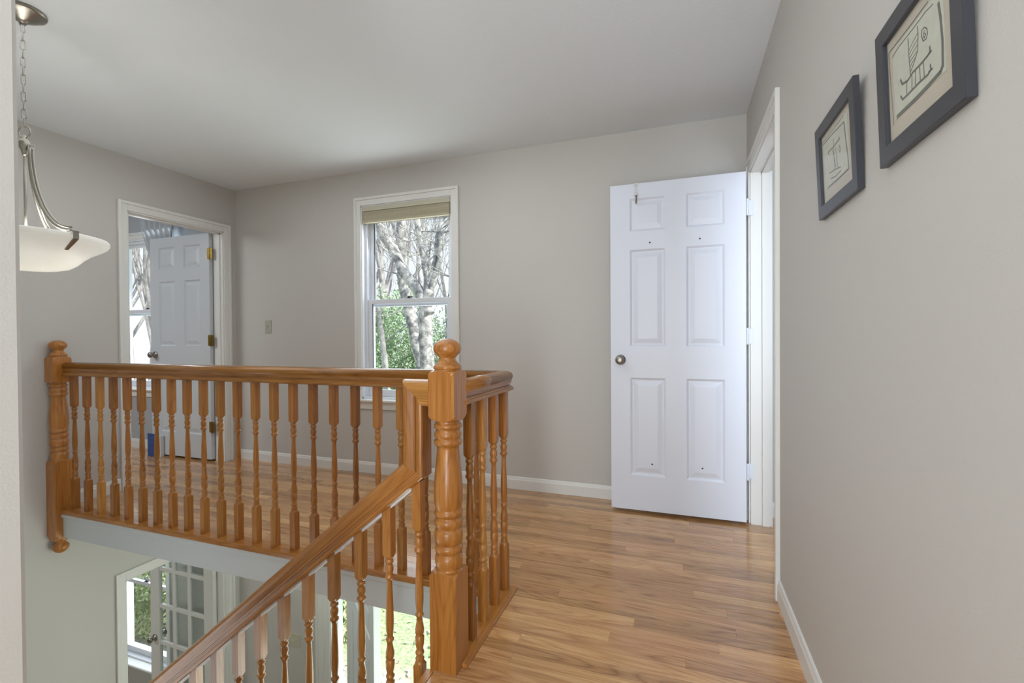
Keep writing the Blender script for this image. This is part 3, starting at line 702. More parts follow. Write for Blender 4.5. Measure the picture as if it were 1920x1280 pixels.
# newel posts
def newel_prof(z0, pommel_bottom):
    P = []
    if pommel_bottom:
        P += [(z0, .010, False), (z0+0.010, .028, False), (z0+0.028, .040, False), (z0+0.045, .042, False), (z0+0.058, .034, False), (z0+0.066, .024, False), (z0+0.074, .024, False), (z0+0.082, .034, False), (z0+0.090, .0475, True), (z0+0.105, .058, True), (z0+0.12, .070, True)]
    else: P += [(z0, .07, True)]
    P += [(0.312, .070, True), (0.319, .062, True), (0.323, .054, True), (0.3245, .046, True)]
    P += [(a, b, False) for a, b in ((0.326, .0415), (0.332, .0415), (0.345, .046), (0.362, .0465), (0.372, .044), (0.376, .039), (0.381, .039), (0.385, .045), (0.398, .0465), (0.404, .044), (0.407, .0405), (0.411, .0405), (0.414, .0455), (0.430, .0475), (0.448, .0475), (0.456, .045), (0.459, .0405), (0.464, .0405), (0.470, .045), (0.487, .0475), (0.493, .044), (0.496, .039), (0.501, .039), (0.505, .046), (0.515, .0475), (0.519, .046), (0.522, .042), (0.530, .044), (0.550, .0475), (0.580, .0485), (0.620, .0468), (0.660, .0430), (0.700, .0385), (0.728, .0362), (0.736, .0370), (0.740, .044), (0.748, .0465), (0.754, .0455), (0.758, .040), (0.762, .0405), (0.770, .0455), (0.776, .0455), (0.786, .0395), (0.793, .0385), (0.797, .0455), (0.805, .0465), (0.809, .0440), (0.812, .0400), (0.818, .0385), (0.822, .0400))]
    P += [(0.822, .0475, True), (0.825, .055, True), (0.830, .062, True), (0.838, .070, True), (0.972, .070, True), (0.980, .063, True), (0.985, .056, True), (0.988, .0475, True)]
    P += [(a, b, False) for a, b in ((0.990, .041), (0.992, .0455), (0.996, .0470), (1.001, .0465), (1.005, .042), (1.010, .037), (1.018, .031), (1.024, .0275), (1.029, .0270), (1.032, .030))]
    for k in range(0, 11):
        t = -0.75+k*(pi/2+0.75)/10
        P.append((1.060+0.0325*sin(t), 0.0465*cos(t)+0.0001, False))
    return P
nw = post_mb(newel_prof(0.0, False), 0.0475, 48, 0, 0).build('newel_post', M['oak_z'], None, (-0.7325, 1.4025, 0))
tag(nw, 'large turned oak newel post with ball top standing at the head of the stairs', 'newel post')
nw2 = post_mb(newel_prof(-0.275, True), 0.0475, 48).build('newel_post', M['oak_z'], None, (XL+0.0485, 1.850, 0))
tag(nw2, 'turned oak newel post against the left wall with a round drop below the landing', 'newel post')

# ---------------------------------------------------------------- staircase
st = empty('staircase', 'oak stair flight descending to the left under the sloping handrail', 'stairs', (EX, 0.85, 0)); st['kind'] = 'structure'
RISE, RUN = 2.70/13, 0.2405
YS0, YS1 = NY, 1.46
for k in range(1, 13):
    z_ = -RISE*k; xa = EX-RUN*(k-1); xb = EX-RUN*k
    t = MB(); t.box(xb-EX, xa-EX+0.022 if k > 1 else xa-EX, YS0-0.85, YS1-0.85+0.03, z_-0.026, z_, 0.005); t.build('tread', M['oak_x'], st)
for k in range(0, 13):
    z_ = -RISE*k; xa = EX-RUN*k
    t = MB(); t.box(xa-EX-0.018, xa-EX, YS0-0.85, YS1-0.85, z_-RISE, z_-(0.027), 0); t.build('riser', M['trim'], st)
s = MB()
zz = lambda x: -(EX-x)/RUN*RISE
s.prism([(EX-0.0, -0.03), (EX-0.0, -0.45), (EX-12*RUN+0.3, ZL), (EX-12*RUN-0.02, ZL), (EX-12*RUN-0.02, -12*RISE-0.03)], 1, YS1-0.03, YS1-0.002)
s.xf(Matrix.Translation((-EX, -0.85, 0))); s.build('stringer', M['trim'], st)

# stair balustrade
XS = [-0.846-0.1202*i for i in range(14)]
SLP = 0.825; YB = 1.40
sb = empty('stair_balustrade', 'sloping oak stair balustrade with gooseneck running down to the left', 'railing', (-0.90, YB, 0))
ox, oz = -0.90, 0.0
ang = math.atan(SLP); ca = cos(ang)
RH = 0.0855
# outer (top) line of the rail: (-0.780,.953) > (-0.896,.953) > (-0.896,.664) > slope
ZT, XO, ZK = 0.953, -0.896, 0.668
# horizontal piece, mitred at 45 degrees against the upright
mb = MB(); 
# top piece: x from newel face (-0.779) to the mitre
pts0 = [(-0.779-ox, y, ZT-RH+z) for y, z in RPF]
pts1 = [(XO+(RH-z)-ox, y, ZT-RH+z) for y, z in RPF]
mb.rings([pts1, pts0], smooth=False); mb.build('gooseneck_top', M['oak_x'], sb)
# upright: rail section turned so its top faces left (-X)
# distance d from outer face = RH - z ; top end z = ZT - d ; bottom end on the mitre with the slope
bis = math.tan((pi/2-ang)/2)   # mitre between vertical and slope directions
lo = [(XO+(RH-z)-ox, y, ZK-(RH-z)*bis) for y, z in RPF]
hi = [(XO+(RH-z)-ox, y, ZT-(RH-z)) for y, z in RPF]
mb = MB(); mb.rings([lo, hi], smooth=False); mb.build('gooseneck_upright', M['oak_z'], sb)
# sloping rail built along its own length: local x up the slope, rotated
Lr = 3.45
mb = MB()
n_end = [(-(RH-z)*-bis, y, z-RH) for y, z in RPF]
A = [(-Lr, y, z-RH) for y, z in RPF]; B = [((RH-z)*bis, y, z-RH) for y, z in RPF]
mb.rings([A, B], smooth=False)
sr = mb.build('handrail', M['oak_x'], sb, (XO-ox, 0, ZK), (0, -ang, 0))
# balusters
for i, x in enumerate(XS):
    z1 = -0.028 - (-0.846-x)*SLP - 0.004      # lower shoulder
    if i == 0: z1 = -0.020
    k = int((EX-x)/RUN)+1
    zb = -RISE*k
    ztop = ZK-(XO-x)*SLP - RH/ca + (0.035 if i else 0.010)
    mb = baluster_mb(zb, z1, ztop)
    mb.build('baluster', M['oak_z'], sb, (x-ox, 0, 0))
# fillet strips let into the rail's underside; their pale colour paints a glare line
for i in range(len(XS)-1):
    xa, xb = XS[i]-0.018, XS[i+1]+0.018
    za = lambda x: ZK-(XO-x)*SLP - RH/ca - 0.006
    f = MB(); f.prism([(xa-ox, za(xa)-0.004), (xa-ox, za(xa)+0.012), (xb-ox, za(xb)+0.012), (xb-ox, za(xb)-0.004)], 1, -0.0165, 0.0165); f.build('fillet_strip', M['fillet'], sb)

# ---------------------------------------------------------------- pendant lamp
PX, PY = -2.523, 1.143
pl = empty('pendant_lamp', 'brushed nickel pendant lamp with white glass bowl hanging by a chain', 'ceiling lamp', (PX, PY, H))
mb = MB(); mb.lathe([(0.073, 0.0), (0.075, -0.005), (0.073, -0.012), (0.066, -0.016), (0.062, -0.017), (0.052, -0.026), (0.030, -0.038), (0.014, -0.046), (0.012, -0.052)], n=40); mb.build('canopy', M['nickel'], pl)
c_top, c_bot = -0.050, -0.470
ra, ri = 0.0085, 0.0095
nl = 12; pitch_ = (c_top-c_bot)/nl
link_pts = []
hl = pitch_/2+0.0022
for k in range(16):
    a = 2*pi*k/16; x_ = 0.0068*cos(a); z_ = 0.0068*sin(a) + (1 if sin(a) > 0 else -1)*(hl-0.0068)
    link_pts.append((x_, 0, z_))
lm = MB().loop(link_pts, 0.0022, 6).mesh('chain_link', M['nickel'])
for k in range(nl):
    link('chain_link', lm, pl, (0, 0, c_top-pitch_*(k+0.5)), (0, 0, 1.0+(pi/2 if k % 2 else 0)))
mb = MB(); mb.loop([(0.024*cos(a*2*pi/24), 0, 0.024*sin(a*2*pi/24)) for a in range(24)], 0.0028, 8); mb.build('hanging_ring', M['nickel'], pl, (0, 0, -0.492), (0, 0, 0.35))
mb = MB(); mb.lathe([(0.004, -0.505), (0.009, -0.512), (0.009, -0.522), (0.015, -0.528), (0.017, -0.534), (0.017, -0.556), (0.012, -0.566), (0.009, -0.580), (0.007, -0.590)], n=20); mb.build('hub', M['nickel'], pl)
mb = MB(); mb.lathe([(0.0055, -0.575), (0.0055, -0.985)], n=12); mb.build('stem', M['nickel'], pl)
ZR = 1.520-H
prof = [(0.003, -0.135), (0.06, -0.134), (0.10, -0.130), (0.132, -0.121), (0.155, -0.104), (0.175, -0.082), (0.200, -0.060), (0.232, -0.041), (0.254, -0.026), (0.2615, -0.014), (0.262, -0.003), (0.258, 0.003), (0.252, 0.002),
        (0.246, -0.012), (0.226, -0.030), (0.196, -0.049), (0.170, -0.071), (0.150, -0.092), (0.128, -0.109), (0.098, -0.119), (0.06, -0.124), (0.003, -0.125)]
mb = MB(); mb.lathe([(r, ZR+z) for r, z in prof], n=64); mb.build('glass_bowl', M['bowl'], pl)
ray = math.atan2(0-PY, 0-PX)     # direction to the hall
for k in range(3):
    a = ray + radians(31) + k*2*pi/3
    dx, dy = cos(a), sin(a)
    def arc(r0, zt, r1, zb, n_=18, bow=0.0):
        out = []
        for i in range(n_+1):
            t = i/n_*pi/2
            out.append((r0+(r1-r0)*(1-cos(t)), zt+(zb-zt)*sin(t)))
        return out
    arm = MB()
    for r0, zt, r1, zb, w_ in ((0.024, -0.548, 0.235, -0.905, .0052), (0.044, -0.552, 0.243, -0.895, .0052)):
        arm.tube([(dx*r, dy*r, z) for r, z in arc(r0, zt, r1, zb)], w_, 8)
    arm_o = arm.build('arm', M['nickel'], pl)
    cl = MB(); cl.box(0.232, 0.270, -0.011, 0.011, ZR+0.004, ZR+0.010, 0.001); cl.lathe([(0.011, ZR+0.010), (0.012, ZR+0.014), (0.008, ZR+0.018)], 0.246, 0, 14)
    cl.rings([[(0.266, -0.009, ZR+0.008), (0.270, -0.009, ZR+0.008), (0.270, 0.009, ZR+0.008), (0.266, 0.009, ZR+0.008)],
              [(0.266, -0.009, ZR-0.020), (0.270, -0.009, ZR-0.022), (0.270, 0.009, ZR-0.022), (0.266, 0.009, ZR-0.020)],
              [(0.214, -0.006, ZR-0.060), (0.216, -0.006, ZR-0.064), (0.216, 0.006, ZR-0.064), (0.214, 0.006, ZR-0.060)]], smooth=False)
    cl.xf(Matrix.Rotation(a, 4, 'Z')); cl.build('rim_clip', M['nickel'], pl)
    sc_ = MB(); sc_.tube([(dx*0.026, dy*0.026, -0.552), (dx*0.058, dy*0.058, -0.552)], 0.0022, 6); sc_.tube([(dx*0.049, dy*0.049, -0.572), (dx*0.053, dy*0.053, -0.572)], 0.0045, 8); sc_.build('screw', M['nickel'], pl)
for k in range(3):
    a = 0.5+k*2*pi/3
    b_ = MB(); b_.lathe([(0.004, 0.0), (0.013, 0.01), (0.016, 0.025), (0.012, 0.04), (0.003, 0.048)], n=14)
    b_.xf(Matrix.Rotation(pi/2, 4, 'Y')); b_.xf(Matrix.Rotation(a, 4, 'Z')); b_.build('bulb', M['bulb'], pl, (0.03*cos(a), 0.03*sin(a), ZR-0.055))
    pt = bpy.data.lights.new('bulb_light', 'POINT'); pt.energy = 2.4; pt.color = (1, 0.97, 0.92); pt.shadow_soft_size = 0.03
    po = bpy.data.objects.new('bulb_light', pt); COL.objects.link(po); po.location = (PX+0.085*cos(a), PY+0.085*sin(a), 1.475)

# ---------------------------------------------------------------- pictures
def picture(y_right, y_left, zb, zt, lean, depth, border, label, strokes, pr_box, seed):
    """hung on the right wall, leaning out at the top; y_right is the edge nearer the camera"""
    wd, ht = y_left-y_right, zt-zb
    root = empty('framed_print', label, 'picture', (XR-0.001, (y_right+y_left)/2, zb), (0, -math.atan(lean/ht), 0), group=None)
    # local: x into the room is negative, y along the wall, z up
    m = MB(); c = 0.0015
    sec = [(0, 0), (0, -depth+c), (c, -depth), (border-c, -depth), (border, -depth+c), (border, 0)]
    loops = [[(x_, sy*(wd/2-i_), (i_ if sz < 0 else ht-i_)) for i_, x_ in sec] for sy, sz in ((-1, -1), (1, -1), (1, 1), (-1, 1))]
    m.rings(loops+[loops[0]], smooth=False, cap=False)
    m.build('frame', M['frame_black'], root)
    xm = -depth+0.0085
    b = MB(); b.box(xm, xm+0.003, -wd/2+border-0.004, wd/2-border+0.004, border-0.004, ht-border+0.004); mo = b.build('mat_board', M['mat'], root)
    yc = (y_right+y_left)/2
    y0, y1, z0, z1 = pr_box
    b = MB(); b.box(xm-0.0008, xm+0.0, y0-yc, y1-yc, z0-zb, z1-zb); po = b.build('print', M['print'], root)
    s_ = MB()
    for wdt, pts in strokes:
        pts = [(p[0]-yc, p[1]-zb) for p in pts]
        for i in range(len(pts)-1):
            (a0, b0), (a1, b1) = pts[i], pts[i+1]; L = sqrt((a1-a0)**2+(b1-b0)**2)
            if L < 1e-6: continue
            nx, nz = -(b1-b0)/L*wdt/2, (a1-a0)/L*wdt/2; ex, ez = (a1-a0)/L*wdt*0.25, (b1-b0)/L*wdt*0.25
            k0 = len(s_.v); X_ = xm-0.0011
            q = [(a0-ex+nx, b0-ez+nz), (a1+ex+nx, b1+ez+nz), (a1+ex-nx, b1+ez-nz), (a0-ex-nx, b0-ez-nz)]
            s_.v += [(X_, p_, r_) for p_, r_ in q] + [(xm-0.0007, p_, r_) for p_, r_ in q]
            for f_ in ((0, 1, 2, 3), (4, 7, 6, 5), (0, 4, 5, 1), (1, 5, 6, 2), (2, 6, 7, 3), (3, 7, 4, 0)):
                s_.f.append(tuple(k0+i_ for i_ in f_)); s_.sm.append(False)
    s_.build('line_drawing', M['ink'], po)
    g = MB(); g.box(xm-0.0045, xm-0.0025, -wd/2+border-0.002, wd/2-border+0.002, border-0.002, ht-border+0.002); g.build('glazing', M['picglass'], root)
    return root
BIG = [(0.0012, [(1.069, 1.4884), (1.0782, 1.6284), (0.9832, 1.6264), (0.93, 1.6274)]), (0.002, [(1.0619, 1.611), (1.0537, 1.6141), (1.0343, 1.6161), (0.9832, 1.6151), (0.9382, 1.6161), (0.9157, 1.6131)]), (0.006, [(0.8994, 1.6039), (0.8953, 1.5804), (0.8922, 1.5425), (0.8942, 1.5078)]), (0.007, [(0.8942, 1.5058), (0.9014, 1.4996), (0.9382, 1.4976), (0.9832, 1.4966), (1.0537, 1.4976)]), (0.0025, [(1.0005, 1.61), (0.9995, 1.5783), (0.9964, 1.5446)]), (0.0022, [(0.9668, 1.61), (0.9648, 1.5947), (0.9689, 1.5701), (0.9811, 1.5589), (0.9964, 1.5497)]), (0.0014, [(0.9985, 1.5885), (0.9811, 1.5947), (0.9658, 1.5988)]), (0.0014, [(0.9975, 1.5814), (0.9791, 1.5865), (0.9658, 1.5896)]), (0.0014, [(0.9975, 1.5742), (0.9791, 1.5783), (0.9668, 1.5804)]), (0.0014, [(0.9975, 1.5671), (0.9791, 1.5701), (0.9689, 1.5712)]), (0.0014, [(0.9975, 1.5589), (0.9832, 1.563), (0.975, 1.565)]), (0.004, [(1.0343, 1.5558), (1.0281, 1.5446), (1.0077, 1.5405), (0.9883, 1.5446), (0.9597, 1.5436), (0.9382, 1.5446), (0.929, 1.5466), (0.93, 1.5548)]), (0.003, [(0.9362, 1.5446), (0.9249, 1.5456)]), (0.004, [(1.0363, 1.5272), (1.0292, 1.518), (1.0108, 1.517), (0.9689, 1.517), (0.9382, 1.515), (0.929, 1.518), (0.93, 1.5262)]), (0.003, [(0.9362, 1.518), (0.9239, 1.517)]), (0.0022, [(1.0108, 1.5425), (1.0128, 1.5201)]), (0.0022, [(0.9913, 1.5425), (0.9934, 1.519)]), (0.0022, [(0.9781, 1.5436), (0.9811, 1.5201)]), (0.0022, [(0.9648, 1.5425), (0.9637, 1.519)]), (0.0022, [(0.9515, 1.5425), (0.9505, 1.518)]), (0.0022, [(0.9443, 1.5947), (0.9525, 1.5947), (0.9535, 1.5855), (0.9494, 1.5753), (0.9402, 1.5732), (0.9351, 1.5783), (0.9362, 1.5875), (0.9443, 1.5947)]), (0.0018, [(0.9443, 1.5896), (0.9484, 1.5855), (0.9464, 1.5783), (0.9402, 1.5804), (0.9443, 1.5855)])]
SMALL = [(0.0012, [(1.5142, 1.4679), (1.5142, 1.6238), (1.3308, 1.6228)]), (0.003, [(1.503, 1.6167), (1.4205, 1.6146), (1.3308, 1.6075)]), (0.005, [(1.3308, 1.6044), (1.3257, 1.5718), (1.3155, 1.5188), (1.3135, 1.4913)]), (0.004, [(1.3155, 1.4903), (1.3828, 1.4903), (1.4816, 1.4934)]), (0.003, [(1.4602, 1.582), (1.4205, 1.58), (1.3665, 1.582)]), (0.003, [(1.4602, 1.582), (1.4551, 1.5749)]), (0.003, [(1.3726, 1.5789), (1.3695, 1.5871)]), (0.0022, [(1.4134, 1.5993), (1.4154, 1.5728), (1.4154, 1.5209)]), (0.0022, [(1.4256, 1.5759), (1.4154, 1.5545), (1.4062, 1.5249)]), (0.0022, [(1.4001, 1.5728), (1.397, 1.5484), (1.3899, 1.5188)]), (0.0025, [(1.4602, 1.526), (1.4154, 1.5209), (1.3695, 1.5127)]), (0.0025, [(1.45, 1.5086), (1.4113, 1.5025), (1.3695, 1.5035)]), (0.0016, [(1.3695, 1.5667), (1.3757, 1.5575), (1.3695, 1.5484), (1.3634, 1.5545), (1.3695, 1.5667)])]
KY = XR/0.3745     # the strokes were laid out on a plane a little nearer the camera
def sc(st): return [(w_, [(a*1.0, b) for a, b in l]) for w_, l in st]
picture(0.822, 1.118, 1.424, 1.680, 0.009, 0.013, 0.033, 'nearer black-framed print with a boat-like sled, sail and spiral sun', sc(BIG), (0.886, 1.062, 1.494, 1.622), 1)
picture(1.238, 1.548, 1.421, 1.672, 0.011, 0.013, 0.033, 'farther black-framed print with a small post figure, hung left of the larger-looking one', sc(SMALL), (1.308, 1.505, 1.488, 1.622), 2)

# ---------------------------------------------------------------- small fittings
def plate(name, x, z, wd, ht, toggles, label, mtl):
    root = MB(); root.box(-wd/2, wd/2, -0.006, 0, -ht/2, ht/2, 0.002); r_ = root.build(name, mtl, None, (x, YF, z)); tag(r_, label, 'light switch')
    for i in range(toggles):
        t = MB(); cx = (i-(toggles-1)/2)*0.046
        t.box(cx-0.005, cx+0.005, -0.0075, -0.005, -0.012, 0.012, 0.0008); t.box(cx-0.0035, cx+0.0035, -0.017, -0.006, 0.0, 0.009, 0.001); t.build('toggle', mtl, r_)
        for zz_ in (-0.030, 0.030):
            k = MB(); k.lathe([(0.003, 0), (0.002, 0.001)], n=8); k.xf(Matrix.Rotation(pi/2, 4, 'X')); k.build('screw', mtl, r_, (cx, -0.0058, zz_))
    return r_
plate('light_switch', -3.427, 1.196, 0.070, 0.115, 1, 'almond light switch on the far wall between the doorway and the window', M['plate'])
plate('light_switch', -3.170, -1.535, 0.120, 0.115, 2, 'double light switch on the foyer wall left of the front door', M['shade_rail'])
# over-door hook on door_1
hk = MB()
DYF = 3.003-0.0175; ZD = 0.018+2.015
hk.box(-0.014, 0.014, -0.0015, 0.038, 0.001, 0.0028); hk.box(-0.014, 0.014, -0.0022, -0.0002, -0.012, 0.0028)
hk.box(-0.0085, 0.0085, -0.0022, -0.0002, -0.062, -0.010); hk.box(-0.014, 0.014, 0.0358, 0.0378, -0.02, 0.0028)
r_ = hk.build('door_hook', M['white_card'], None, (-0.252, DYF-0.0003, ZD)); tag(r_, 'small over-door hook on the top edge of the open white door', 'hook')
h2 = MB(); h2.lathe([(0.0125, -0.0), (0.0135, 0.004), (0.010, 0.008)], n=16); h2.xf(Matrix.Rotation(pi/2, 4, 'X')); h2.xf(Matrix.Translation((0, -0.002, -0.068))); h2.build('hook_plate', M['white_card'], r_)
h2 = MB(); h2.tube([(0.002, -0.008, -0.072), (0.002, -0.010, -0.095), (0.002, -0.013, -0.115), (0.002, -0.022, -0.125), (0.002, -0.032, -0.120), (0.002, -0.036, -0.108)], [.0045, .0050, .0055, .0052, .0045, .0050], 8); h2.build('hook_prong', M['nickel'], r_)
# latch bolt plate on the near jamb of the right doorway
# raised cellular shade in the hall window
cs = empty('window_shade', 'raised beige cellular shade at the top of the far wall window', 'window shade', (-2.0245, YF+0.02, 2.153))
m = MB(); m.box(-0.398, 0.398, -0.030, 0.012, -0.040, 0.0, 0.002); m.build('head_rail', M['shade_rail'], cs)
for k in range(9):
    z_ = -0.043-k*0.0082
    m = MB(); m.prism([(-0.029, z_-0.0038), (-0.026, z_), (0.006, z_), (0.009, z_-0.0038), (0.006, z_-0.0078), (-0.026, z_-0.0078)], 0, -0.394, 0.394); m.build('pleat', M['shade'], cs)
m = MB(); m.box(-0.396, 0.396, -0.032, 0.012, -0.134, -0.117, 0.002); m.build('bottom_rail', M['shade'], cs)
# things in the room beyond the upper left doorway
m = MB(); m.box(-0.075, 0.075, -0.0, 0.030, 0.0, 0.205, 0.001)
bx = empty('storage_box', 'blue and white box standing on the floor by the open left door', 'box', (-4.650, 2.990, 0.0), (0, 0, 0))
m = MB(); m.box(-0.058, 0.062, -0.012, -0.009, 0.0, 0.212, 0.0005); m.build('blue_cover', M['blue'], bx)
m = MB(); m.box(-0.050, 0.115, -0.009, 0.022, 0.0, 0.196, 0.001); o = m.build('white_body', M['white_card'], bx)
cu = []
mb = MB(); n_ = 44; R_ = []
for zi in range(13):
    z_ = 0.03+zi*(2.36-0.03)/12; row_ = []
    lft = -4.78-0.20*max(0.0, min(1.0, (z_-1.7)/0.55)); rgt = -4.58+0.10*max(0.0, min(1.0, (z_-1.7)/0.6))
    for i in range(n_):
        t = i/(n_-1)
        row_.append((lft+(rgt-lft)*t+4.68, 0.020*sin(t*2*pi*6+0.3*sin(zi)), z_))
    R_.append(row_)
mb.rings(R_, closed=False, cap=False)
o = mb.build('curtain', M['curtain'], None, (-4.68, YF-0.075, 0)); tag(o, 'sheer pale curtain beside the bedroom window behind the open left door', 'curtain')
so = o.modifiers.new('thickness', 'SOLIDIFY'); so.thickness = 0.0015
mb = MB(); mb.tube([(-0.45, 0, 0), (0.45, 0, 0)], 0.008, 10); mb.lathe([(0.004, 0), (0.014, 0.01), (0.010, 0.03), (0.002, 0.04)], n=12)
o = MB(); o.tube([(-5.60, YF-0.075, 2.375), (-4.40, YF-0.075, 2.375)], 0.008, 10); o.box(-5.58, -5.57, YF-0.075, YF, 2.368, 2.382); o.box(-4.43, -4.42, YF-0.075, YF, 2.368, 2.382)
tag(o.build('curtain_rod', M['nickel'], None), 'thin metal rod above the bedroom window', 'curtain rod')

# ---------------------------------------------------------------- outdoors
GZ = -3.05
mb = MB(); nx, ny = 60, 50; g0 = len(mb.v); rg = random.Random(5)
def gz(x, y): return GZ+0.035*max(0, y-5)+0.06*sin(x*0.7)*cos(y*0.5)-0.0006*max(0, y-5)**2*0
for j in range(ny+1):
    for i in range(nx+1):
        x = -70+i*(110/nx); y = YE+0.02+(j/ny)**1.6*75
        mb.v.append((x, y, gz(x, y)+rg.uniform(-0.015, 0.015)))
for j in range(ny):
    for i in range(nx):
        a = j*(nx+1)+i; mb.f.append((a, a+1, a+nx+2, a+nx+1)); mb.sm.append(True)
struct('ground', mb, M['ground'], 'lawn and leaf-littered ground outside the windows', 'ground')
lf = MB(); rl = random.Random(9)
for i in range(5200):
    x = rl.uniform(-12, 1.5); y = YE+0.3+rl.random()**1.3*11; z = gz(x, y)+0.02; a = rl.uniform(0, 2*pi); s_ = rl.uniform(0.02, 0.05); tl = rl.uniform(-0.5, 0.5)
    b = len(lf.v); ca_, sa_ = cos(a)*s_, sin(a)*s_
    lf.v += [(x-ca_, y-sa_, z), (x+sa_*.6, y-ca_*.6, z+s_*tl), (x+ca_, y+sa_, z+0.01), (x-sa_*.6, y+ca_*.6, z-s_*tl*0.3)]; lf.f.append((b, b+1, b+2, b+3)); lf.sm.append(False)
o = lf.build('fallen_leaves', M['litter'], None, fix=False); tag(o, 'pale fallen leaves scattered over the lawn outside the front door', 'leaves', kind='stuff')

def grow(mb, p, d, r, L, depth, rnd, spread=0.55, n=6, up=0.12):
    pts = [Vector(p)]; rad = [r]; d = Vector(d).normalized(); seg = 5
    kids = []
    for i in range(seg):
        d = (d+Vector((rnd.uniform(-1, 1), rnd.uniform(-1, 1), rnd.uniform(-0.6, 1)))*0.16+Vector((0, 0, up*0.4))).normalized()
        pts.append(pts[-1]+d*L/seg); rad.append(r*(1-0.62*(i+1)/seg))
        if depth > 0 and i >= 1:
            for _ in range(1 if depth > 1 else 2):
                kids.append((pts[-1].copy(), d.copy(), rad[-1]))
    mb.tube(pts, rad, n if depth > 1 else 4, cap=False)
    if depth > 0:
        for (q, dd, rr_) in kids:
            ax = Vector((rnd.uniform(-1, 1), rnd.uniform(-1, 1), rnd.uniform(-0.3, 0.8))).normalized()
            nd = (dd+ax*(spread+rnd.random()*0.7)).normalized()
            grow(mb, q, nd, max(rr_*0.62, 0.006), L*rnd.uniform(0.5, 0.78), depth-1, rnd, spread, n, up)
def spine(mb, pts, rnd, twigs=4, n=12):
    P = [Vector(p[:3]) for p in pts]; R_ = [p[3] for p in pts]
    # subdivide with a smooth curve and slight waver
    Q, RR = [], []
    for i in range(len(P)-1):
        a, b, c, d = P[max(i-1, 0)], P[i], P[i+1], P[min(i+2, len(P)-1)]
        for k in range(5):
            t = k/5
            Q.append(0.5*((2*b)+(-a+c)*t+(2*a-5*b+4*c-d)*t*t+(-a+3*b-3*c+d)*t**3)+Vector((rnd.uniform(-1, 1), rnd.uniform(-1, 1), 0))*0.012)
            RR.append((R_[i]*(1-t)+R_[i+1]*t)*rnd.uniform(0.96, 1.05))
    Q.append(P[-1]); RR.append(R_[-1])
    mb.tube(Q, RR, n)
    for _ in range(twigs):
        i = rnd.randrange(len(Q)//2, len(Q)-1)
        d = Vector((rnd.choice((-1, 1))*rnd.uniform(0.5, 1), rnd.uniform(-0.5, 0.6), rnd.uniform(-0.1, 0.7)))
        grow(mb, Q[i], d, min(0.022, RR[i]*0.3), rnd.uniform(0.9, 1.7), 2, rnd, 0.5, 5)
def ext(pts, dz, rf=0.6, dxy=None):
    a, b = Vector(pts[-2][:3]), Vector(pts[-1][:3]); d = (b-a).normalized(); q = b+d*dz
    return pts+[(q.x, q.y, q.z, pts[-1][3]*rf)]
def base(pts):  # carry the lowest point to the ground
    p = pts[0]; g_ = gz(p[0], p[1]); return [(p[0]+0.05, p[1], g_-0.1, p[3]*1.35), (p[0]+0.02, p[1], g_+0.5, p[3]*1.08)]+pts
rt = random.Random(21)
A_ = [(-4.93, 8.6, 1.55, 0.14), (-5.17, 8.6, 2.10, 0.121), (-5.49, 8.6, 2.44, 0.112), (-5.67, 8.6, 2.81, 0.114), (-6.03, 8.6, 3.37, 0.12), (-6.34, 8.6, 3.90, 0.118)]
B_ = [(-5.42, 9.4, -0.26, 0.162), (-5.51, 9.4, 0.35, 0.153), (-5.66, 9.4, 0.83, 0.145), (-5.78, 9.4, 1.36, 0.137), (-5.93, 9.4, 1.89, 0.124), (-6.06, 9.4, 2.34, 0.106), (-6.05, 9.4, 2.83, 0.111), (-6.07, 9.4, 3.36, 0.118), (-6.08, 9.4, 4.38, 0.112)]
C_ = [(-4.94, 8.6, -0.55, 0.158), (-4.95, 8.6, 0.45, 0.146), (-4.99, 8.6, 1.05, 0.148), (-5.0, 8.6, 1.60, 0.140), (-4.9, 8.6, 2.08, 0.092)]
C1 = [(-4.92, 8.6, 1.95, 0.085), (-4.96, 8.6, 2.37, 0.068), (-5.04, 8.6, 2.85, 0.066), (-5.13, 8.6, 3.3, 0.068), (-5.19, 8.6, 3.74, 0.066)]
C2 = [(-4.9, 8.6, 1.98, 0.078), (-4.8, 8.6, 2.24, 0.060), (-4.69, 8.6, 2.55, 0.059), (-4.63, 8.6, 2.9, 0.059), (-4.61, 8.6, 3.29, 0.055), (-4.59, 8.6, 3.8, 0.051)]
C3 = [(-4.89, 8.6, 2.21, 0.044), (-4.81, 8.6, 2.48, 0.048), (-4.74, 8.6, 2.75, 0.050), (-4.70, 8.6, 3.15, 0.043), (-4.63, 8.6, 3.45, 0.035), (-4.49, 8.6, 3.71, 0.027)]
t1 = MB(); spine(t1, base(C_), rt, 0)
spine(t1, ext(A_, 1.6), rt, 4); spine(t1, ext(C1, 1.6), rt, 4); spine(t1, ext(C2, 1.6), rt, 5); spine(t1, ext(C3, 1.2), rt, 3)
tag(t1.build('bare_tree', M['bark'], None, fix=False), 'big forked bare tree with mottled grey bark filling the far wall window', 'tree')
t2 = MB(); spine(t2, ext(base(B_), 1.6), rt, 6)
tag(t2.build('bare_tree', M['bark'], None, fix=False), 'straighter bare trunk standing just behind the big forked tree', 'tree')
t3 = MB(); spine(t3, ext(base([(-4.04, 7.8, 0.88, 0.053), (-4.02, 7.8, 1.59, 0.046), (-3.99, 7.8, 2.08, 0.039), (-3.97, 7.8, 2.72, 0.035), (-3.92, 7.8, 3.35, 0.032)]), 1.5), rt, 7)
tag(t3.build('bare_tree', M['bark'], None, fix=False), 'thin dark sapling at the right edge of the far wall window', 'tree')
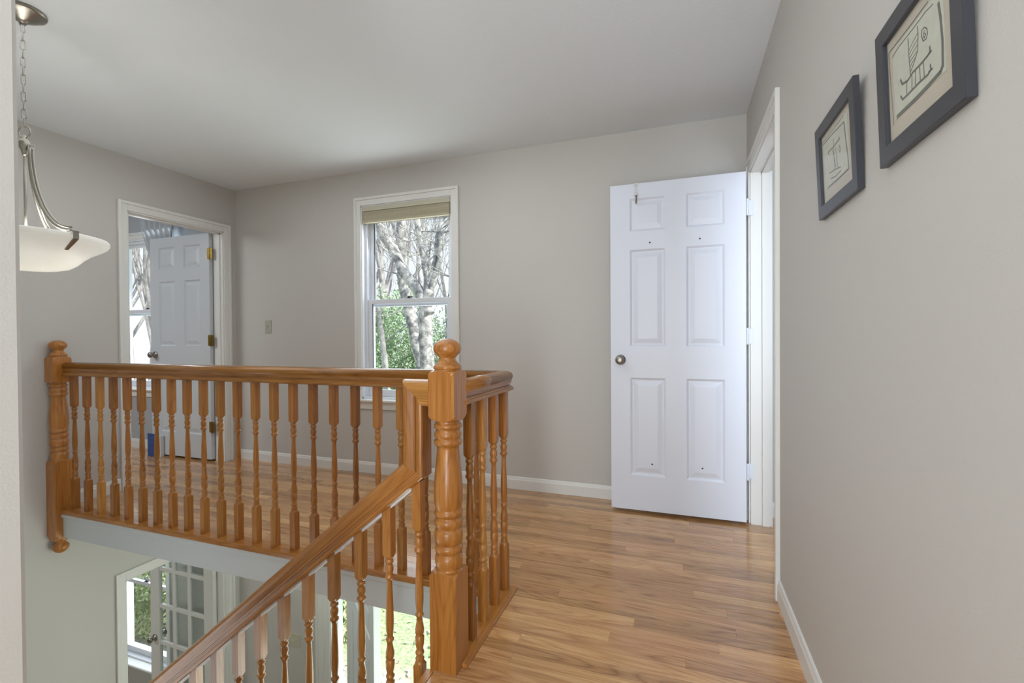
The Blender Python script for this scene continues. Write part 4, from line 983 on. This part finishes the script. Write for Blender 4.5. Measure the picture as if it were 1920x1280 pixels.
t4 = MB(); spine(t4, base([(-6.80, 9.8, -0.13, 0.078), (-6.85, 9.8, 0.63, 0.071), (-6.92, 9.8, 1.19, 0.066), (-7.02, 9.8, 1.85, 0.055), (-7.25, 9.8, 2.6, 0.04)]), rt, 3)
tag(t4.build('bare_tree', M['bark_far'], None, fix=False), 'pale slim trunk low at the left edge of the far wall window', 'tree')
# woodland behind: a few grown trees, copied
protos = []
for s_ in range(4):
    rn_ = random.Random(40+s_); mb = MB()
    grow(mb, (0, 0, -0.2), (rn_.uniform(-0.1, 0.1), 0, 1), rn_.uniform(0.11, 0.17), rn_.uniform(8.5, 11), 3, rn_, 0.55, 7, 0.5)
    protos.append(mb.mesh('woodland_tree', M['bark_far']))
rw = random.Random(77)
spots = []
for az, d in [(-66, 13), (-64, 17), (-62.2, 12), (-60.8, 20), (-59.6, 15), (-58.4, 11.5), (-57.2, 22), (-56.0, 16), (-54, 19), (-50, 16), (-46, 20), (-42, 23), (-40, 17), (-37.6, 21), (-35.5, 19), (-33.5, 16), (-31.5, 22), (-29.5, 18), (-27.5, 21), (-24, 17), (-61.5, 26), (-58.9, 28), (-56.7, 27), (-36.5, 27), (-32.5, 28), (-30.4, 26), (-60.2, 19), (-59.0, 22), (-58.0, 18), (-57.4, 25), (-61.2, 23), (-62.6, 21), (-34.6, 24), (-38.6, 25)]:
    a = radians(az); d = d+7 if az < -53 else d; spots.append((d*sin(a), d*cos(a)))
for i, (x, y) in enumerate(spots):
    if y < YE+1.5: y = YE+2.5
    o = link('woodland_tree', protos[i % 4], None, (x, y, gz(x, y)), (0, 0, rw.uniform(0, 6.28))); k = rw.uniform(0.85, 1.15); o.scale = (k, k, k)
    tag(o, 'bare pale tree of the woodland beyond the lawn', 'tree', 'bare trees of the distant woodland')
def bush(cx, cy, rx, ry, z0, z1, n, mtl, label, name, seed, leaf=0.055):
    rb = random.Random(seed); root = empty(name, label, 'bush', (cx, cy, gz(cx, cy)))
    mb = MB(); 
    for _ in range(n):
        # clumpy shell of leaves
        u = rb.uniform(-1, 1); a = rb.uniform(0, 2*pi); q = rb.random()**0.35
        cl = 1+0.22*sin(a*5+u*7)+0.12*sin(a*11-u*13)
        px = rx*q*cl*sqrt(1-u*u*0.8)*cos(a); py = ry*q*cl*sqrt(1-u*u*0.8)*sin(a); pz = (z0+z1)/2+(z1-z0)/2*u*q*(1+0.1*sin(a*3))-gz(cx, cy)
        d = Vector((rb.uniform(-1, 1), rb.uniform(-1, 1), rb.uniform(-1, 1))).normalized()*leaf*rb.uniform(0.6, 1.3); e = d.cross(Vector((rb.uniform(-1, 1), rb.uniform(-1, 1), rb.uniform(-1, 1)))).normalized()*leaf*0.38
        b = len(mb.v); p = Vector((px, py, pz)); mb.v += [tuple(p-d), tuple(p+e), tuple(p+d), tuple(p-e)]; mb.f.append((b, b+1, b+2, b+3)); mb.sm.append(False)
    o = mb.build('foliage', mtl, root, fix=False); o['kind'] = 'stuff'
    tk = MB(); grow(tk, (0, 0, -0.1), (0, 0, 1), 0.05, (z1-gz(cx, cy))*0.8, 1, rb, 0.5, 6); tk.build('trunk', M['bark'], root)
    return root
bush(-8.3, 11.6, 1.6, 1.2, -3.0, 2.7, 30000, M['leaf'], 'tall evergreen filling the lower left of the far wall window', 'evergreen_tree', 1)
bush(-6.4, 12.4, 1.4, 1.0, -3.0, 1.8, 20000, M['leaf'], 'lower evergreen behind the forked tree', 'evergreen_tree', 2)
bush(-4.7, 11.2, 1.3, 1.0, -3.0, 2.1, 18000, M['leaf'], 'evergreen at the right side of the far wall window', 'evergreen_tree', 3)
bush(-7.3, 4.75, 1.3, 0.75, -3.1, -1.25, 22000, M['leaf_y'], 'sunlit yellow-green bush outside the lower left window', 'garden_bush', 4, 0.035)
bush(-9.6, 6.2, 1.2, 0.9, -3.1, -0.9, 12000, M['leaf_y'], 'sunlit bush farther out behind the yellow-green one', 'garden_bush', 5, 0.05)
bush(-4.45, 5.3, 0.5, 0.45, -3.1, -2.2, 5000, M['leaf_y'], 'small leafy shrub seen through the narrow sidelight', 'garden_bush', 6, 0.04)
